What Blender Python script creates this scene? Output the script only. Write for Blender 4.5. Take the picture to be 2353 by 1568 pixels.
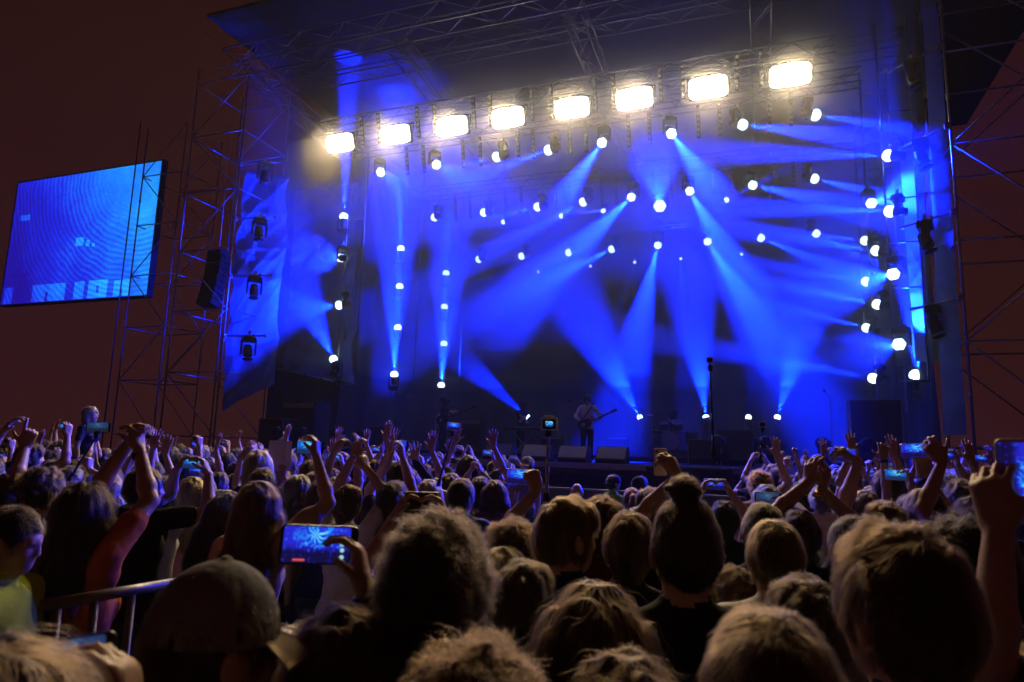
import bpy, bmesh, math, random
import numpy as np
from mathutils import Vector, Matrix

for o in list(bpy.data.objects):
    bpy.data.objects.remove(o, do_unlink=True)
scene = bpy.context.scene
COL = scene.collection

# ------------------------------------------------------------------ camera
CAM_H = 1.9
PITCH, ROLL = math.radians(9.0), math.radians(1.65)
FPX, PW, PH = 1559.0, 2353.0, 1568.0          # focal length in pixels of a 2353 px wide frame
cam_data = bpy.data.cameras.new('camera')
cam = bpy.data.objects.new('camera', cam_data)
COL.objects.link(cam)
cam.location = (0, 0, CAM_H)
CAM_R = Matrix.Rotation(math.pi / 2 + PITCH, 3, 'X') @ Matrix.Rotation(ROLL, 3, 'Z')
cam.rotation_euler = CAM_R.to_euler()
cam_data.sensor_width = 36.0
cam_data.lens = 36.0 * FPX / PW
cam_data.clip_start, cam_data.clip_end = 0.02, 600.0
cam_data.dof.use_dof = True
cam_data.dof.focus_distance = 8.0
cam_data.dof.aperture_fstop = 4.0
cam_data.dof.aperture_blades = 6
scene.camera = cam

# ------------------------------------------------------------------ night sky, exposure, sampling
world = bpy.data.worlds.new('World')
scene.world = world
world.use_nodes = True
wbg = world.node_tree.nodes['Background']
# town glow: dull red-brown night sky, a little lighter towards the horizon
wn, wl = world.node_tree.nodes, world.node_tree.links
wtc = wn.new('ShaderNodeTexCoord'); wsp = wn.new('ShaderNodeSeparateXYZ'); wl.new(wtc.outputs['Generated'], wsp.inputs[0])
wr = wn.new('ShaderNodeValToRGB'); wl.new(wsp.outputs[2], wr.inputs[0])
we = wr.color_ramp.elements
we[0].position = 0.0; we[0].color = (0.030, 0.0075, 0.0075, 1)
we[1].position = 0.75; we[1].color = (0.0150, 0.0024, 0.0033, 1)
wl.new(wr.outputs[0], wbg.inputs[0])
wbg.inputs[1].default_value = 1.0
vs = scene.view_settings
vs.view_transform = 'Standard'; vs.look = 'None'; vs.exposure = 0.0; vs.gamma = 1.0
vs.use_curve_mapping = False
cy = scene.cycles
cy.use_denoising = True
cy.denoiser = 'OPENIMAGEDENOISE'
cy.max_bounces = 5; cy.diffuse_bounces = 2; cy.glossy_bounces = 2
cy.transmission_bounces = 4; cy.volume_bounces = 0; cy.transparent_max_bounces = 8
cy.sample_clamp_indirect = 3.0; cy.sample_clamp_direct = 0.0
cy.use_light_tree = True
cy.caustics_reflective = False; cy.caustics_refractive = False
cy.use_adaptive_sampling = False

# ------------------------------------------------------------------ where things stand
# the stage has its own axes: S runs along its front edge, T goes away from the crowd
STAGE_A = math.radians(20.5)
U = Vector((math.cos(STAGE_A), -math.sin(STAGE_A), 0))
V = Vector((math.sin(STAGE_A), math.cos(STAGE_A), 0))
Z = Vector((0, 0, 1))
STAGE_RZ = -STAGE_A
def ST(s, t, z=0.0):
    return U * s + V * t + Z * z
def sight(x, y):
    return CAM_R @ Vector(((x - PW / 2) / FPX, -(y - PH / 2) / FPX, -1.0))
def on_t(x, y, t):
    d = sight(x, y); return Vector((0, 0, CAM_H)) + d * (t / V.dot(d))
def on_d(x, y, dist):
    d = sight(x, y); return Vector((0, 0, CAM_H)) + d * (dist / d.y)
def st_of(p):
    return U.dot(p), V.dot(p), p.z
def project(p):
    q = CAM_R.transposed() @ (Vector(p) - Vector((0, 0, CAM_H)))
    return PW / 2 - FPX * q.x / q.z, PH / 2 + FPX * q.y / q.z

# ------------------------------------------------------------------ materials
MATS = {}
def mat(name, col, rough=0.6, metal=0.0, emit=None, estr=0.0, bump=0.0, bscale=40.0, var=0.0, spec=0.5, sample=False):
    if name in MATS: return MATS[name]
    m = bpy.data.materials.new(name); m.use_nodes = True
    nt = m.node_tree; b = nt.nodes['Principled BSDF']
    b.inputs['Base Color'].default_value = (*col, 1)
    b.inputs['Roughness'].default_value = rough
    b.inputs['Metallic'].default_value = metal
    b.inputs['Specular IOR Level'].default_value = spec
    if emit:
        b.inputs['Emission Color'].default_value = (*emit, 1)
        b.inputs['Emission Strength'].default_value = estr
    if bump or var:
        tc = nt.nodes.new('ShaderNodeTexCoord')
        nz = nt.nodes.new('ShaderNodeTexNoise')
        nz.inputs['Scale'].default_value = bscale
        nz.inputs['Detail'].default_value = 4
        nt.links.new(tc.outputs['Object'], nz.inputs['Vector'])
        if bump:
            bp = nt.nodes.new('ShaderNodeBump')
            bp.inputs['Strength'].default_value = bump
            bp.inputs['Distance'].default_value = 0.02
            nt.links.new(nz.outputs[0], bp.inputs['Height'])
            nt.links.new(bp.outputs[0], b.inputs['Normal'])
        if var:
            mx = nt.nodes.new('ShaderNodeMix'); mx.data_type = 'RGBA'
            mx.inputs[6].default_value = (*[c * (1 - var) for c in col], 1)
            mx.inputs[7].default_value = (*[min(1, c * (1 + var)) for c in col], 1)
            nt.links.new(nz.outputs[0], mx.inputs[0])
            nt.links.new(mx.outputs[2], b.inputs['Base Color'])
    if emit and not sample:
        m.cycles.emission_sampling = 'NONE'
    MATS[name] = m
    return m

# ------------------------------------------------------------------ mesh helpers
class MB:
    """collects boxes, tubes and discs and links them as ONE mesh object"""
    def __init__(s): s.v = []; s.f = []; s.m = []
    def add(s, vs, fs, mi=0):
        o = len(s.v); s.v.extend([tuple(p) for p in vs])
        s.f.extend([tuple(i + o for i in f) for f in fs]); s.m.extend([mi] * len(fs)); return s
    def box(s, c, size, rot=None, mi=0):
        c = Vector(c); hx, hy, hz = [k / 2 for k in size]
        P = [Vector((x, y, z)) for x in (-hx, hx) for y in (-hy, hy) for z in (-hz, hz)]
        if rot is not None: P = [rot @ p for p in P]
        return s.add([p + c for p in P], [(0,1,3,2),(4,6,7,5),(0,4,5,1),(2,3,7,6),(0,2,6,4),(1,5,7,3)], mi)
    def tube(s, pts, r, n=6, mi=0, caps=True):
        pts = [Vector(p) for p in pts]; rs = r if isinstance(r, (list, tuple)) else [r] * len(pts)
        rings = []; o = []
        ref = None
        for i, p in enumerate(pts):
            d = (pts[min(i + 1, len(pts) - 1)] - pts[max(i - 1, 0)])
            d = d.normalized() if d.length > 1e-9 else Z
            if ref is None:
                ref = Vector((1, 0, 0)) if abs(d.x) < 0.8 else Vector((0, 1, 0))
            a = (ref - d * ref.dot(d)).normalized(); ref = a
            b = d.cross(a)
            for k in range(n):
                t = 2 * math.pi * k / n
                o.append(p + (a * math.cos(t) + b * math.sin(t)) * rs[i])
        f = []
        for i in range(len(pts) - 1):
            for k in range(n):
                k2 = (k + 1) % n
                f.append((i * n + k, i * n + k2, (i + 1) * n + k2, (i + 1) * n + k))
        if caps:
            f.append(tuple(range(n - 1, -1, -1))); f.append(tuple((len(pts) - 1) * n + k for k in range(n)))
        return s.add(o, f, mi)
    def lathe(s, c, axis, prof, n=12, mi=0, ref=None):
        """prof: (distance along axis, radius) pairs"""
        axis = Vector(axis).normalized(); c = Vector(c)
        return s.tube([c + axis * h for h, _ in prof], [max(r, 1e-4) for _, r in prof], n, mi)
    def build(s, name, m, parent=None, smooth=False, bevel=0.0):
        me = bpy.data.meshes.new(name)
        me.from_pydata(s.v, [], s.f)
        ms = m if isinstance(m, (list, tuple)) else [m]
        for x in ms: me.materials.append(x)
        if len(ms) > 1: me.polygons.foreach_set('material_index', s.m)
        if smooth: me.polygons.foreach_set('use_smooth', [True] * len(s.f))
        me.update()
        return link(name, me, parent, bevel)
def link(name, me, parent=None, bevel=0.0):
    o = bpy.data.objects.new(name, me); COL.objects.link(o)
    if parent is not None:
        o.parent = parent; o.matrix_parent_inverse = Matrix.Identity(4)
    if bevel:
        b = o.modifiers.new('bevel', 'BEVEL'); b.width = bevel; b.segments = 2; b.limit_method = 'ANGLE'
    return o
def empty(name, loc=(0, 0, 0), rz=0.0):
    o = bpy.data.objects.new(name, None); COL.objects.link(o)
    o.location = loc; o.rotation_euler = (0, 0, rz); o.empty_display_size = 0.2
    return o
def tag(o, label=None, cat=None, group=None, kind=None):
    if label: o['label'] = label
    if cat: o['category'] = cat
    if group: o['group'] = group
    if kind: o['kind'] = kind
    return o
def copy_tree(o, parent=None):
    c = o.copy(); COL.objects.link(c)
    if parent is not None: c.parent = parent
    for ch in list(o.children): copy_tree(ch, c)
    return c
def look_rot(d, up=Z):
    """rotation whose -Z axis points along d"""
    return Vector(d).to_track_quat('-Z', 'Y')
def nth(k):
    W = ['first','second','third','fourth','fifth','sixth','seventh','eighth','ninth','tenth','eleventh','twelfth','thirteenth','fourteenth','fifteenth','sixteenth','seventeenth','eighteenth','nineteenth','twentieth']
    if k >= 99: return 'hundredth' if k == 99 else 'hundred-and-' + nth(k - 100)
    if k < 20: return W[k]
    t, u = divmod(k + 1, 10)
    T = ['twenty', 'thirty', 'forty', 'fifty', 'sixty', 'seventy', 'eighty', 'ninety'][t - 2]
    return T + '-' + W[u - 1] if u else T[:-1] + 'ieth'
# ------------------------------------------------------------------ the air
def air(name, c, size, rot, dens, aniso, label):
    o = MB().box(c, size, rot).build(name, bpy.data.materials.new(name + '_air'))
    m = o.data.materials[0]; m.use_nodes = True; nt = m.node_tree; nt.nodes.clear()
    out = nt.nodes.new('ShaderNodeOutputMaterial'); pv = nt.nodes.new('ShaderNodeVolumePrincipled')
    pv.inputs['Density'].default_value = dens
    pv.inputs['Color'].default_value = (0.95, 0.94, 0.93, 1)
    pv.inputs['Anisotropy'].default_value = aniso
    nt.links.new(pv.outputs[0], out.inputs['Volume'])
    return tag(o, label, name, kind='stuff')
HAZE, SMOKE = 0.0005, 0.105
WARM_W, BLUE_W = 1250.0, 98000.0
air('haze', (-6, 17, 10.0), (110, 70, 23), None, HAZE, 0.35, 'thin haze hanging over stage and crowd')
RZ3 = Matrix.Rotation(STAGE_RZ, 3, 'Z')
air('smoke', ST(-5.85, 22.6, 9.65), (19.4, 13.2, 10.5), RZ3, SMOKE, 0.25, 'thick stage smoke gathered under the roof')
air('smoke', ST(-5.85, 22.6, 3.07), (19.4, 13.2, 2.6), RZ3, SMOKE * .32, 0.25, 'thinner stage smoke low over the deck')
WARM, BLUE = (1.0, 0.70, 0.35), (0.001, 0.013, 1.0)

M_black = mat('black_paint', (0.012, 0.012, 0.013), 0.45)
M_rubber = mat('black_cover', (0.02, 0.02, 0.021), 0.8, bump=0.3, bscale=9)
M_alu = mat('truss_aluminium', (0.28, 0.28, 0.30), 0.38, 0.85, bump=0.05, bscale=60, var=0.15)
M_steel = mat('scaffold_steel', (0.36, 0.35, 0.33), 0.42, 0.7, var=0.35, bscale=6)
M_ply = mat('stage_ply', (0.025, 0.022, 0.02), 0.55, bump=0.1, bscale=14, var=0.3)
M_lens = mat('lit_lens', (0.1, 0.1, 0.1), emit=(0.55, 0.80, 1.0), estr=4.5)
M_glass = mat('dark_lens', (0.02, 0.022, 0.03), 0.08)
M_bulb = mat('blinder_bulb', (0.9, 0.9, 0.9), emit=(1.0, 0.90, 0.66), estr=14)
M_glare = mat('blinder_glare_panel', (0.9, 0.9, 0.9), emit=(1.0, 0.88, 0.62), estr=44, sample=True)  # for the added panel over the bulbs, imitates their blown-out glare
M_bulb_glow = mat('unlit_bulb_painted_glow', (0.25, 0.24, 0.22), 0.25, emit=(1.0, 0.9, 0.85), estr=0.05)  # bulbs are off; faint emission stands in for light they reflect

# ------------------------------------------------------------------ ground
gm = MB()
for i in range(2):
    pass
gm.add([(-90, -40, 0), (90, -40, 0), (90, 110, 0), (-90, 110, 0)], [(0, 1, 2, 3)])
tag(gm.build('ground', mat('trodden_asphalt', (0.045, 0.042, 0.04), 0.8, bump=0.5, bscale=30, var=0.3)), kind='structure')

# ------------------------------------------------------------------ stage platform
S0, S1, TL, TB, ZD = -15.7, 3.9, 16.2, 29.5, 1.6
RS = Matrix.Rotation(STAGE_RZ, 3, 'Z')
def sbox(mb, s0, s1, t0, t1, z0, z1, mi=0):
    return mb.box(ST((s0 + s1) / 2, (t0 + t1) / 2, (z0 + z1) / 2), (abs(s1 - s0), abs(t1 - t0), abs(z1 - z0)), RS, mi)
stage = tag(empty('stage_platform', ST((S0 + S1) / 2, (TL + TB) / 2, 0)), 'raised black concert stage with metal lip and dark blue skirt', 'stage')
def part_of(root, mb, name, m, smooth=False, bevel=0.0):
    inv = root.location
    mb.v = [tuple(Vector(p) - inv) for p in mb.v]
    o = mb.build(name, m, root, smooth, bevel); return o
n_mod = 10
for i in range(n_mod):
    a = S0 + (S1 - S0) * i / n_mod; b = S0 + (S1 - S0) * (i + 1) / n_mod - 0.012
    for j in range(4):
        t0 = TL + 0.05 + (TB - TL) * j / 4; t1 = TL + 0.05 + (TB - TL) * (j + 1) / 4 - 0.012
        part_of(stage, sbox(MB(), a, b, t0, t1, ZD - 0.05, ZD), 'deck_panel', M_ply)
    part_of(stage, sbox(MB(), a, b, TL, TL + 0.046, ZD - 0.13, ZD + 0.004), 'front_rail', M_steel, bevel=0.006)
    part_of(stage, sbox(MB(), a, b + 0.004, TL + 0.06, TL + 0.12, ZD - 0.27, ZD - 0.16), 'rail_support', M_black)
    for k in range(3):
        s = a + (b - a) * (k + 0.5) / 3
        part_of(stage, sbox(MB(), s - 0.05, s + 0.05, TL - 0.012, TL - 0.001, ZD - 0.10, ZD - 0.075), 'deck_clamp', M_alu)
# pleated skirt
sk = MB(); n = 260; vv = []; ff = []
rng = np.random.default_rng(5)
ph = np.cumsum(rng.uniform(0.5, 1.4, n))
for j, z in enumerate((ZD - 0.28, 0.9, 0.45, 0.02)):
    for i in range(n):
        s = S0 + (S1 - S0) * i / (n - 1)
        vv.append(ST(s, TL + 0.16 + 0.035 * math.sin(ph[i]) * (0.3 + 0.25 * j), z))
for j in range(3):
    for i in range(n - 1):
        ff.append((j * n + i, (j + 1) * n + i, (j + 1) * n + i + 1, j * n + i + 1))
sk.add(vv, ff); part_of(stage, sk, 'skirt', mat('skirt_cloth', (0.035, 0.035, 0.11), 0.85), smooth=True)

# backdrop, side walls, roof skin: black cloth and sheet
def cloth(name, corners, nu, nv, amp, m, label, cat, seed=1, folds=0.6, fw=9.0, group=None):
    """corners: a (top start), b (top end), c (bottom end), d (bottom start)"""
    r = np.random.default_rng(seed)
    a, b, c, d = [np.array(p) for p in corners]
    uu, ww = np.meshgrid(np.linspace(0, 1, nu), np.linspace(0, 1, nv))
    P = (a[None, None] * (1 - uu[..., None]) + b * uu[..., None]) * (1 - ww[..., None]) + (d * (1 - uu[..., None]) + c * uu[..., None]) * ww[..., None]
    nrm = np.cross(b - a, d - a); nrm /= np.linalg.norm(nrm)
    Lx, Ly = np.linalg.norm(b - a), np.linalg.norm(d - a)
    x, y = uu * Lx, ww * Ly
    h = np.zeros_like(x)
    for k in range(14):
        f = r.uniform(0.5, 3.2); th = r.normal(0, 0.9); p = r.uniform(0, 6.28)
        wv = (x * math.cos(th) + y * math.sin(th)) * f + 0.6 * np.sin(y * r.uniform(0.3, 1.3) + p) + p
        h += (1 - np.abs(np.sin(wv))) ** 2 * r.uniform(0.3, 1) / (0.7 + 0.5 * f)
    h = h / h.std() * (1 - folds) + folds * np.sin(x * fw + 0.7 * np.sin(y * 0.9 + 1) + 1.2 * np.sin(x * 1.7)) * (0.4 + 0.6 * ww)
    P = P + nrm[None, None] * (h * amp)[..., None]
    o0 = P.reshape(-1, 3).mean(0)
    faces = [(j * nu + i, j * nu + i + 1, (j + 1) * nu + i + 1, (j + 1) * nu + i) for j in range(nv - 1) for i in range(nu - 1)]
    me = bpy.data.meshes.new(name); me.from_pydata([tuple(p) for p in (P.reshape(-1, 3) - o0)], [], faces)
    me.polygons.foreach_set('use_smooth', [True] * len(faces)); me.materials.append(m); me.update()
    o = link(name, me); o.location = o0
    return tag(o, label, cat, group)
M_drape = mat('black_drape', (0.010, 0.010, 0.012), 0.85)
M_tarp = mat('crinkled_tarp', (0.16, 0.17, 0.19), 0.38, bump=0.35, bscale=5.0, var=0.3)
def see_light_through(m, f, col):
    nt = m.node_tree; b = nt.nodes['Principled BSDF']; out = nt.nodes['Material Output']
    tr = nt.nodes.new('ShaderNodeBsdfTranslucent'); tr.inputs[0].default_value = (*col, 1); mx = nt.nodes.new('ShaderNodeMixShader'); mx.inputs[0].default_value = f
    nt.links.new(b.outputs[0], mx.inputs[1]); nt.links.new(tr.outputs[0], mx.inputs[2]); nt.links.new(mx.outputs[0], out.inputs[0])
see_light_through(M_tarp, .5, (.42, .50, .55))
cloth('backdrop_curtain', (ST(S0, 29.2, 12.5), ST(S1, 29.2, 12.5), ST(S1, 29.2, ZD), ST(S0, 29.2, ZD)), 120, 10, 0.10, M_drape, 'black curtain hanging across the back of the stage', 'curtain', 3, 0.9, 3.5)
rf = sbox(MB(), S0 - 0.6, S1 + 4.0, 15.0, 30.0, 15.2, 15.3)
tag(rf.build('stage_roof', mat('roof_sheet', (0.006, 0.006, 0.007), 0.8)), 'dark flat roof sheet over the stage trusses', 'roof')

# ------------------------------------------------------------------ trusses
def truss(a, b, w, label, bay=0.6, group='roof trusses', r=0.026, rb=0.013, single=False, m=M_alu):
    a, b = Vector(a), Vector(b); ax = (b - a); L = ax.length; ax.normalize()
    side = ax.cross(Z).normalized(); up = side.cross(ax).normalized(); h = w / 2
    root = tag(empty('truss', a), label, 'truss', group)
    cs = [side * h + up * h, -side * h + up * h, -side * h - up * h, side * h - up * h]
    for c in cs:
        part_of(root, MB().tube([a + c, b + c], r, 8), 'chord', m, smooth=True)
    nb = max(2, int(L / bay)); lace = MB(); meshes = {}
    for f in range(4):
        c0, c1 = cs[f], cs[(f + 1) % 4]
        for i in range(nb):
            p = a + ax * (L * i / nb); q = a + ax * (L * (i + 1) / nb)
            if (i + f) % 2: p, q = q, p
            if single and f in (0, 2, 3):
                key = (f, (i + f) % 2)
                if key not in meshes:
                    mb = MB().tube([Vector((0, 0, 0)), (q + c1) - (p + c0)], rb, 5)
                    meshes[key] = mb.build('brace', m, root, True); meshes[key].location = p + c0 - a
                else:
                    o = link('brace', meshes[key].data, root); o.location = p + c0 - a
            else:
                lace.tube([p + c0, q + c1], rb, 5)
    if lace.v:
        tag(part_of(root, lace, 'lacing', m, smooth=True), kind='stuff')
    return root
truss(ST(-15.9, 15.6, 13.85), ST(4.2, 15.6, 13.85), 0.62, 'front edge roof truss running the width of the stage', 0.75, single=True)
truss(ST(-15.9, 17.0, 13.75), ST(4.2, 17.0, 13.75), 0.55, 'second roof truss just behind the front edge truss', 0.75, single=True)
truss(ST(-15.5, 20.3, 13.6), ST(4.0, 20.3, 13.6), 0.5, 'middle roof truss above the moving light bars', 0.8)
for i, (s, w) in enumerate(((-14.7, 'outermost, near the screen side'), (-9.6, 'between second and third blinder'), (-4.4, 'above the middle of the stage'), (0.2, 'nearest the tall scaffold with hot blue tarp'))):
    truss(ST(s, 15.6, 13.3), ST(s, 29, 12.2), 0.5, 'roof truss running front to back, ' + w, 0.8)
FZ = 11.95
truss(ST(-13.2, 17.25, FZ), ST(1.9, 17.25, FZ), 0.45, 'lighting truss that carries the row of white blinders', 0.5, single=True)
truss(ST(-12.8, 18.5, 11.75), ST(2.6, 18.5, 11.75), 0.4, 'lighting truss carrying the front row of blue moving lights', 0.5)
truss(ST(-12.6, 22.0, 11.4), ST(2.8, 22.0, 11.4), 0.4, 'lighting truss carrying the middle row of blue moving lights', 0.5)
truss(ST(-12.4, 25.5, 10.7), ST(3.0, 25.5, 10.7), 0.4, 'lighting truss carrying the rear row of blue moving lights', 0.5)

# ------------------------------------------------------------------ lamps
def spot(parent, loc, d, watts, col, ang, blend, rad):
    l = bpy.data.lights.new('lamp_light', 'SPOT')
    l.energy = watts; l.color = col; l.spot_size = math.radians(ang); l.spot_blend = blend; l.shadow_soft_size = rad
    o = bpy.data.objects.new('lamp_light', l); COL.objects.link(o); o.parent = parent
    o.location = loc; o.rotation_euler = look_rot(d).to_euler(); return o
FX = {}
def fixture_meshes():
    b = MB().box((0, 0, 0), (0.34, 0.26, 0.12)).box((0, 0, 0.075), (0.24, 0.18, 0.03)); FX['base'] = b.build('base', M_black)
    y = MB()
    for sx in (-1, 1): y.box((sx * 0.185, 0, -0.22), (0.035, 0.11, 0.36))
    y.box((0, 0, -0.05), (0.405, 0.13, 0.05)); FX['yoke'] = y.build('yoke', M_black)
    # the head points along -Z of its own axes
    h = MB().lathe((0, 0, 0), (0, 0, -1), [(-0.20, 0.05), (-0.19, 0.09), (-0.05, 0.118), (0.06, 0.122), (0.10, 0.124), (0.115, 0.11)], 14)
    FX['head'] = h.build('lamp_head', M_black, smooth=False)
    l = MB().lathe((0, 0, 0), (0, 0, -1), [(0.09, 0.10), (0.13, 0.140), (0.19, 0.154), (0.25, 0.142), (0.295, 0.105), (0.32, 0.055), (0.326, 0.0)], 6)
    FX['lens'] = l.build('lens', M_lens)
    FX['dark'] = MB().lathe((0, 0, 0), (0, 0, -1), [(0.19, 0.135), (0.21, 0.128), (0.23, 0.09), (0.236, 0.0)], 16).build('lens', M_glass, smooth=True)
    c = MB().box((0, 0, 0.115), (0.2, 0.06, 0.05)).box((0, 0, 0.16), (0.05, 0.05, 0.09)).lathe((0, -0.03, 0.21), (0, 1, 0), [(0, 0.045), (0.06, 0.045)], 8)
    FX['clamp'] = c.build('clamp', M_alu)
    for o in FX.values(): COL.objects.unlink(o)
fixture_meshes()
def moving_light(p, d, label, group, watts=None, ang=18, hang=1, lit=True, blend=0.75, col=BLUE, scale=1.0):
    """p: where the lens is; d: where it points; hang 1 from above, -1 standing"""
    p, d = Vector(p), Vector(d).normalized()
    c = p - d * (0.24 * scale)
    top = c + Z * (0.33 * hang * scale)
    root = tag(empty('moving_light', top), label, 'stage light', group)
    yaw = math.atan2(d.y, d.x) - math.pi / 2
    for k in ('base', 'yoke', 'clamp') if hang > 0 else ('base', 'yoke'):
        o = link(FX[k].name.split('.')[0], FX[k].data, root)
        o.rotation_euler = (0 if hang > 0 else math.pi, 0, yaw if hang > 0 else -yaw)
        o.scale = (scale,) * 3
    h = link('lamp_head', FX['head'].data, root); h.location = c - top; h.rotation_euler = look_rot(d).to_euler(); h.scale = (scale,) * 3
    ln = link('lens', FX['lens' if lit else 'dark'].data, h)
    if lit:
        spot(root, p + d * (.125 * scale) - top, d, BLUE_W if watts is None else watts, col, ang, blend, 0.05 * scale)
    return root

# blinders
FLOOD = [(782, 337), (910, 315), (1040, 292), (1168, 270), (1315, 247), (1458, 222), (1627, 196), (1815, 162)]
place8 = ['nearest the video screen', 'second from the video screen', 'third from the video screen', 'fourth from the video screen',
          'fourth from the scaffold with hot blue tarp', 'third from the scaffold with hot blue tarp', 'second from the scaffold with hot blue tarp', 'nearest the scaffold with hot blue tarp']
bh = MB().box((0, 0.06, 0), (0.98, 0.14, 0.56)); BHm = bh.build('housing', M_black, bevel=0.012)
bd = MB().lathe((0, -0.012, 0), (0, -1, 0), [(0, 0.132), (0.02, 0.130), (0.05, 0.085), (0.065, 0.0)], 14); BDm = bd.build('bulb', M_bulb, smooth=True)
br = MB().lathe((0, -0.01, 0), (0, -1, 0), [(0, 0.1245), (0.02, 0.1245), (0.02, 0.1225), (0.0, 0.1225)], 14); BRm = br.build('reflector_ring', M_black)
for o in (BHm, BDm, BRm): COL.objects.unlink(o)
FGm = MB(); _n = 40; _o = []
for _k in range(_n):
    _a = 2 * math.pi * _k / _n; _c, _s = math.cos(_a), math.sin(_a)
    _o.append((.475 * math.copysign(abs(_c) ** .45, _c), .262 * math.copysign(abs(_s) ** .45, _s)))
FGm.add([(x, -.02, z) for x, z in _o] + [(x, .015, z) for x, z in _o], [tuple(range(_n - 1, -1, -1)), tuple(range(_n, 2 * _n))] + [(_k, (_k + 1) % _n, _n + (_k + 1) % _n, _n + _k) for _k in range(_n)])
FGm = FGm.build('glare_panel', M_glare); COL.objects.unlink(FGm)  # added glowing panel, merges the bulbs into one glare and spills light
flood_s = []
for i, (x, y) in enumerate(FLOOD):
    p = on_t(x, y, 17.0); s = st_of(p)[0]; flood_s.append(s)
    p = ST(s, 17.0, 11.28)
    root = tag(empty('blinder', p, STAGE_RZ), 'glaring warm white blinder lamp, ' + place8[i], 'stage light', 'blinders on the front lighting truss')
    h = link('housing', BHm.data, root); h.rotation_euler = (math.radians(22), 0, 0)
    b = h.modifiers.new('b', 'BEVEL'); b.width = 0.012
    for r_ in (-0.5, 0.5):
        for c_ in (-1.5, -0.5, 0.5, 1.5):
            bo = link('bulb', BDm.data, h); bo.location = (c_ * 0.235, -0.01, r_ * 0.25)
    fp = link('glare_panel', FGm.data, h); fp.location = (0, -.045, 0)
    yk = MB()
    for sx in (-1, 1): yk.tube([(sx * 0.53, 0.06, 0), (sx * 0.53, 0.1, 0.36)], 0.016)
    yk.tube([(-0.54, 0.1, 0.36), (0.54, 0.1, 0.36)], 0.016).box((0, 0.16, 0.40), (0.08, 0.12, 0.1)); yk.build('hanging_yoke', M_black, root)
    d = -V + Z * -0.42
    o = spot(root, (0, -0.16, -0.02), (0, -1, -0.60), WARM_W, WARM, 112, 1.0, 0.25)
# vertical strips of small unlit bulbs with a painted faint glow
SBm = MB().box((0, 0.03, 0), (0.10, 0.06, 0.92)).build('housing', M_black)
SDm = MB().lathe((0, 0, 0), (0, -1, 0), [(0, 0.047), (0.01, 0.044), (0.03, 0.0)], 10).build('bulb', M_bulb_glow, smooth=True)
for o in (SBm, SDm): COL.objects.unlink(o)
def strip(s, t, z, label, group):
    root = tag(empty('strip_light', ST(s, t, z), STAGE_RZ), label, 'strip light', group)
    h = link('housing', SBm.data, root); h.rotation_euler = (math.radians(15), 0, 0)
    for k in range(6):
        b = link('bulb', SDm.data, h); b.location = (0, 0, (k - 2.5) * 0.148)
for i in range(7):
    a, b = flood_s[i], flood_s[i + 1]
    for k, f in enumerate((0.36, 0.66)):
        strip(a + (b - a) * f, 17.05, 11.62, 'strip of glow-painted unlit bulbs, %s of two between %s and %s blinder from the screen' % (('first', 'second')[k], nth(i), nth(i + 1)), 'strip lights between the blinders')
ROWS = {}
for nm, t, z, px in (('front', 18.5, 10.85, [(875, 402), (1004, 383), (1138, 363), (1257, 347), (1382, 330), (1544, 310), (1710, 283), (1878, 260)]),
                     ('middle', 22.0, 10.44, [(996, 503), (1109, 490), (1232, 477), (1337, 466), (1449, 455), (1586, 440), (1732, 424), (1875, 408)]),
                     ('rear', 25.5, 9.74, [(1098, 601), (1196, 592), (1304, 583), (1403, 575), (1511, 566), (1627, 556), (1751, 546), (1878, 536)])):
    ROWS[nm] = [(st_of(on_t(x, y, t))[0], t, z) for x, y in px]
# (along, away, up) of each beam, watts factor, cone
def to(x, y, t): return tuple(on_t(x, y, t))
AIM = {'front': [((3.2, 6.3, 1.7), .14, 22), ((5.6, 8.0, 1.7), .20, 24), (to(1020, 392, 18.3), .5, 15), (to(1000, 440, 18.8), 1.1, 15), (to(1338, 392, 17.3), 1.1, 14), (to(1590, 372, 17.3), 1.3, 15), (to(1815, 300, 18.0), .8, 13), (to(2015, 287, 18.6), 1.1, 13)],
       'middle': [(-1.5, .4, -.1, .05, 10), (to(980, 505, 22), .3, 11), (to(1000, 530, 22), .9, 15), (to(1010, 640, 22), 1.4, 15), (to(1375, 525, 20.2), 1.8, 15), (to(1645, 545, 20.2), 1.8, 15), (to(1800, 442, 21.2), 1.0, 13), (to(2015, 445, 21.8), 1.3, 14)],
       'rear': [(-1.5, .4, -.2, .05, 10), (to(1120, 615, 25), .2, 12), (to(1190, 625, 25), .35, 13), (to(1100, 720, 24.5), 2.2, 19), (to(1470, 740, 23.5), 2.2, 17), (to(1745, 740, 23.5), 2.4, 18), (to(1995, 645, 24.8), 1.8, 13), (to(2005, 605, 25), 1.1, 12)]}
def aim_of(q, p):
    if isinstance(q[0], tuple): return Vector(q[0]) - p, q[1], q[2]      # a spot in the place to hit
    return U * q[0] + V * q[1] + Z * q[2], q[3], q[4]
for nm in ROWS:
    for i, (s, t, z) in enumerate(ROWS[nm]):
        d, w, ang = aim_of(AIM[nm][i], ST(s, t, z))
        moving_light(ST(s, t, z), d, 'blue beam moving light, %s from the video screen in the %s ceiling row' % (nth(i), nm), 'ceiling rows of blue moving lights', BLUE_W * w, ang)
        if i < 7 and nm != 'rear':
            for k, f in enumerate((0.36, 0.66)):
                s2 = s + (ROWS[nm][i + 1][0] - s) * f
                strip(s2, t + 0.35, z + 0.45, 'strip of glow-painted unlit bulbs over the %s blue row, %s from the screen' % (nm, nth(2 * i + k)), 'strip lights over the blue rows')
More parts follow.
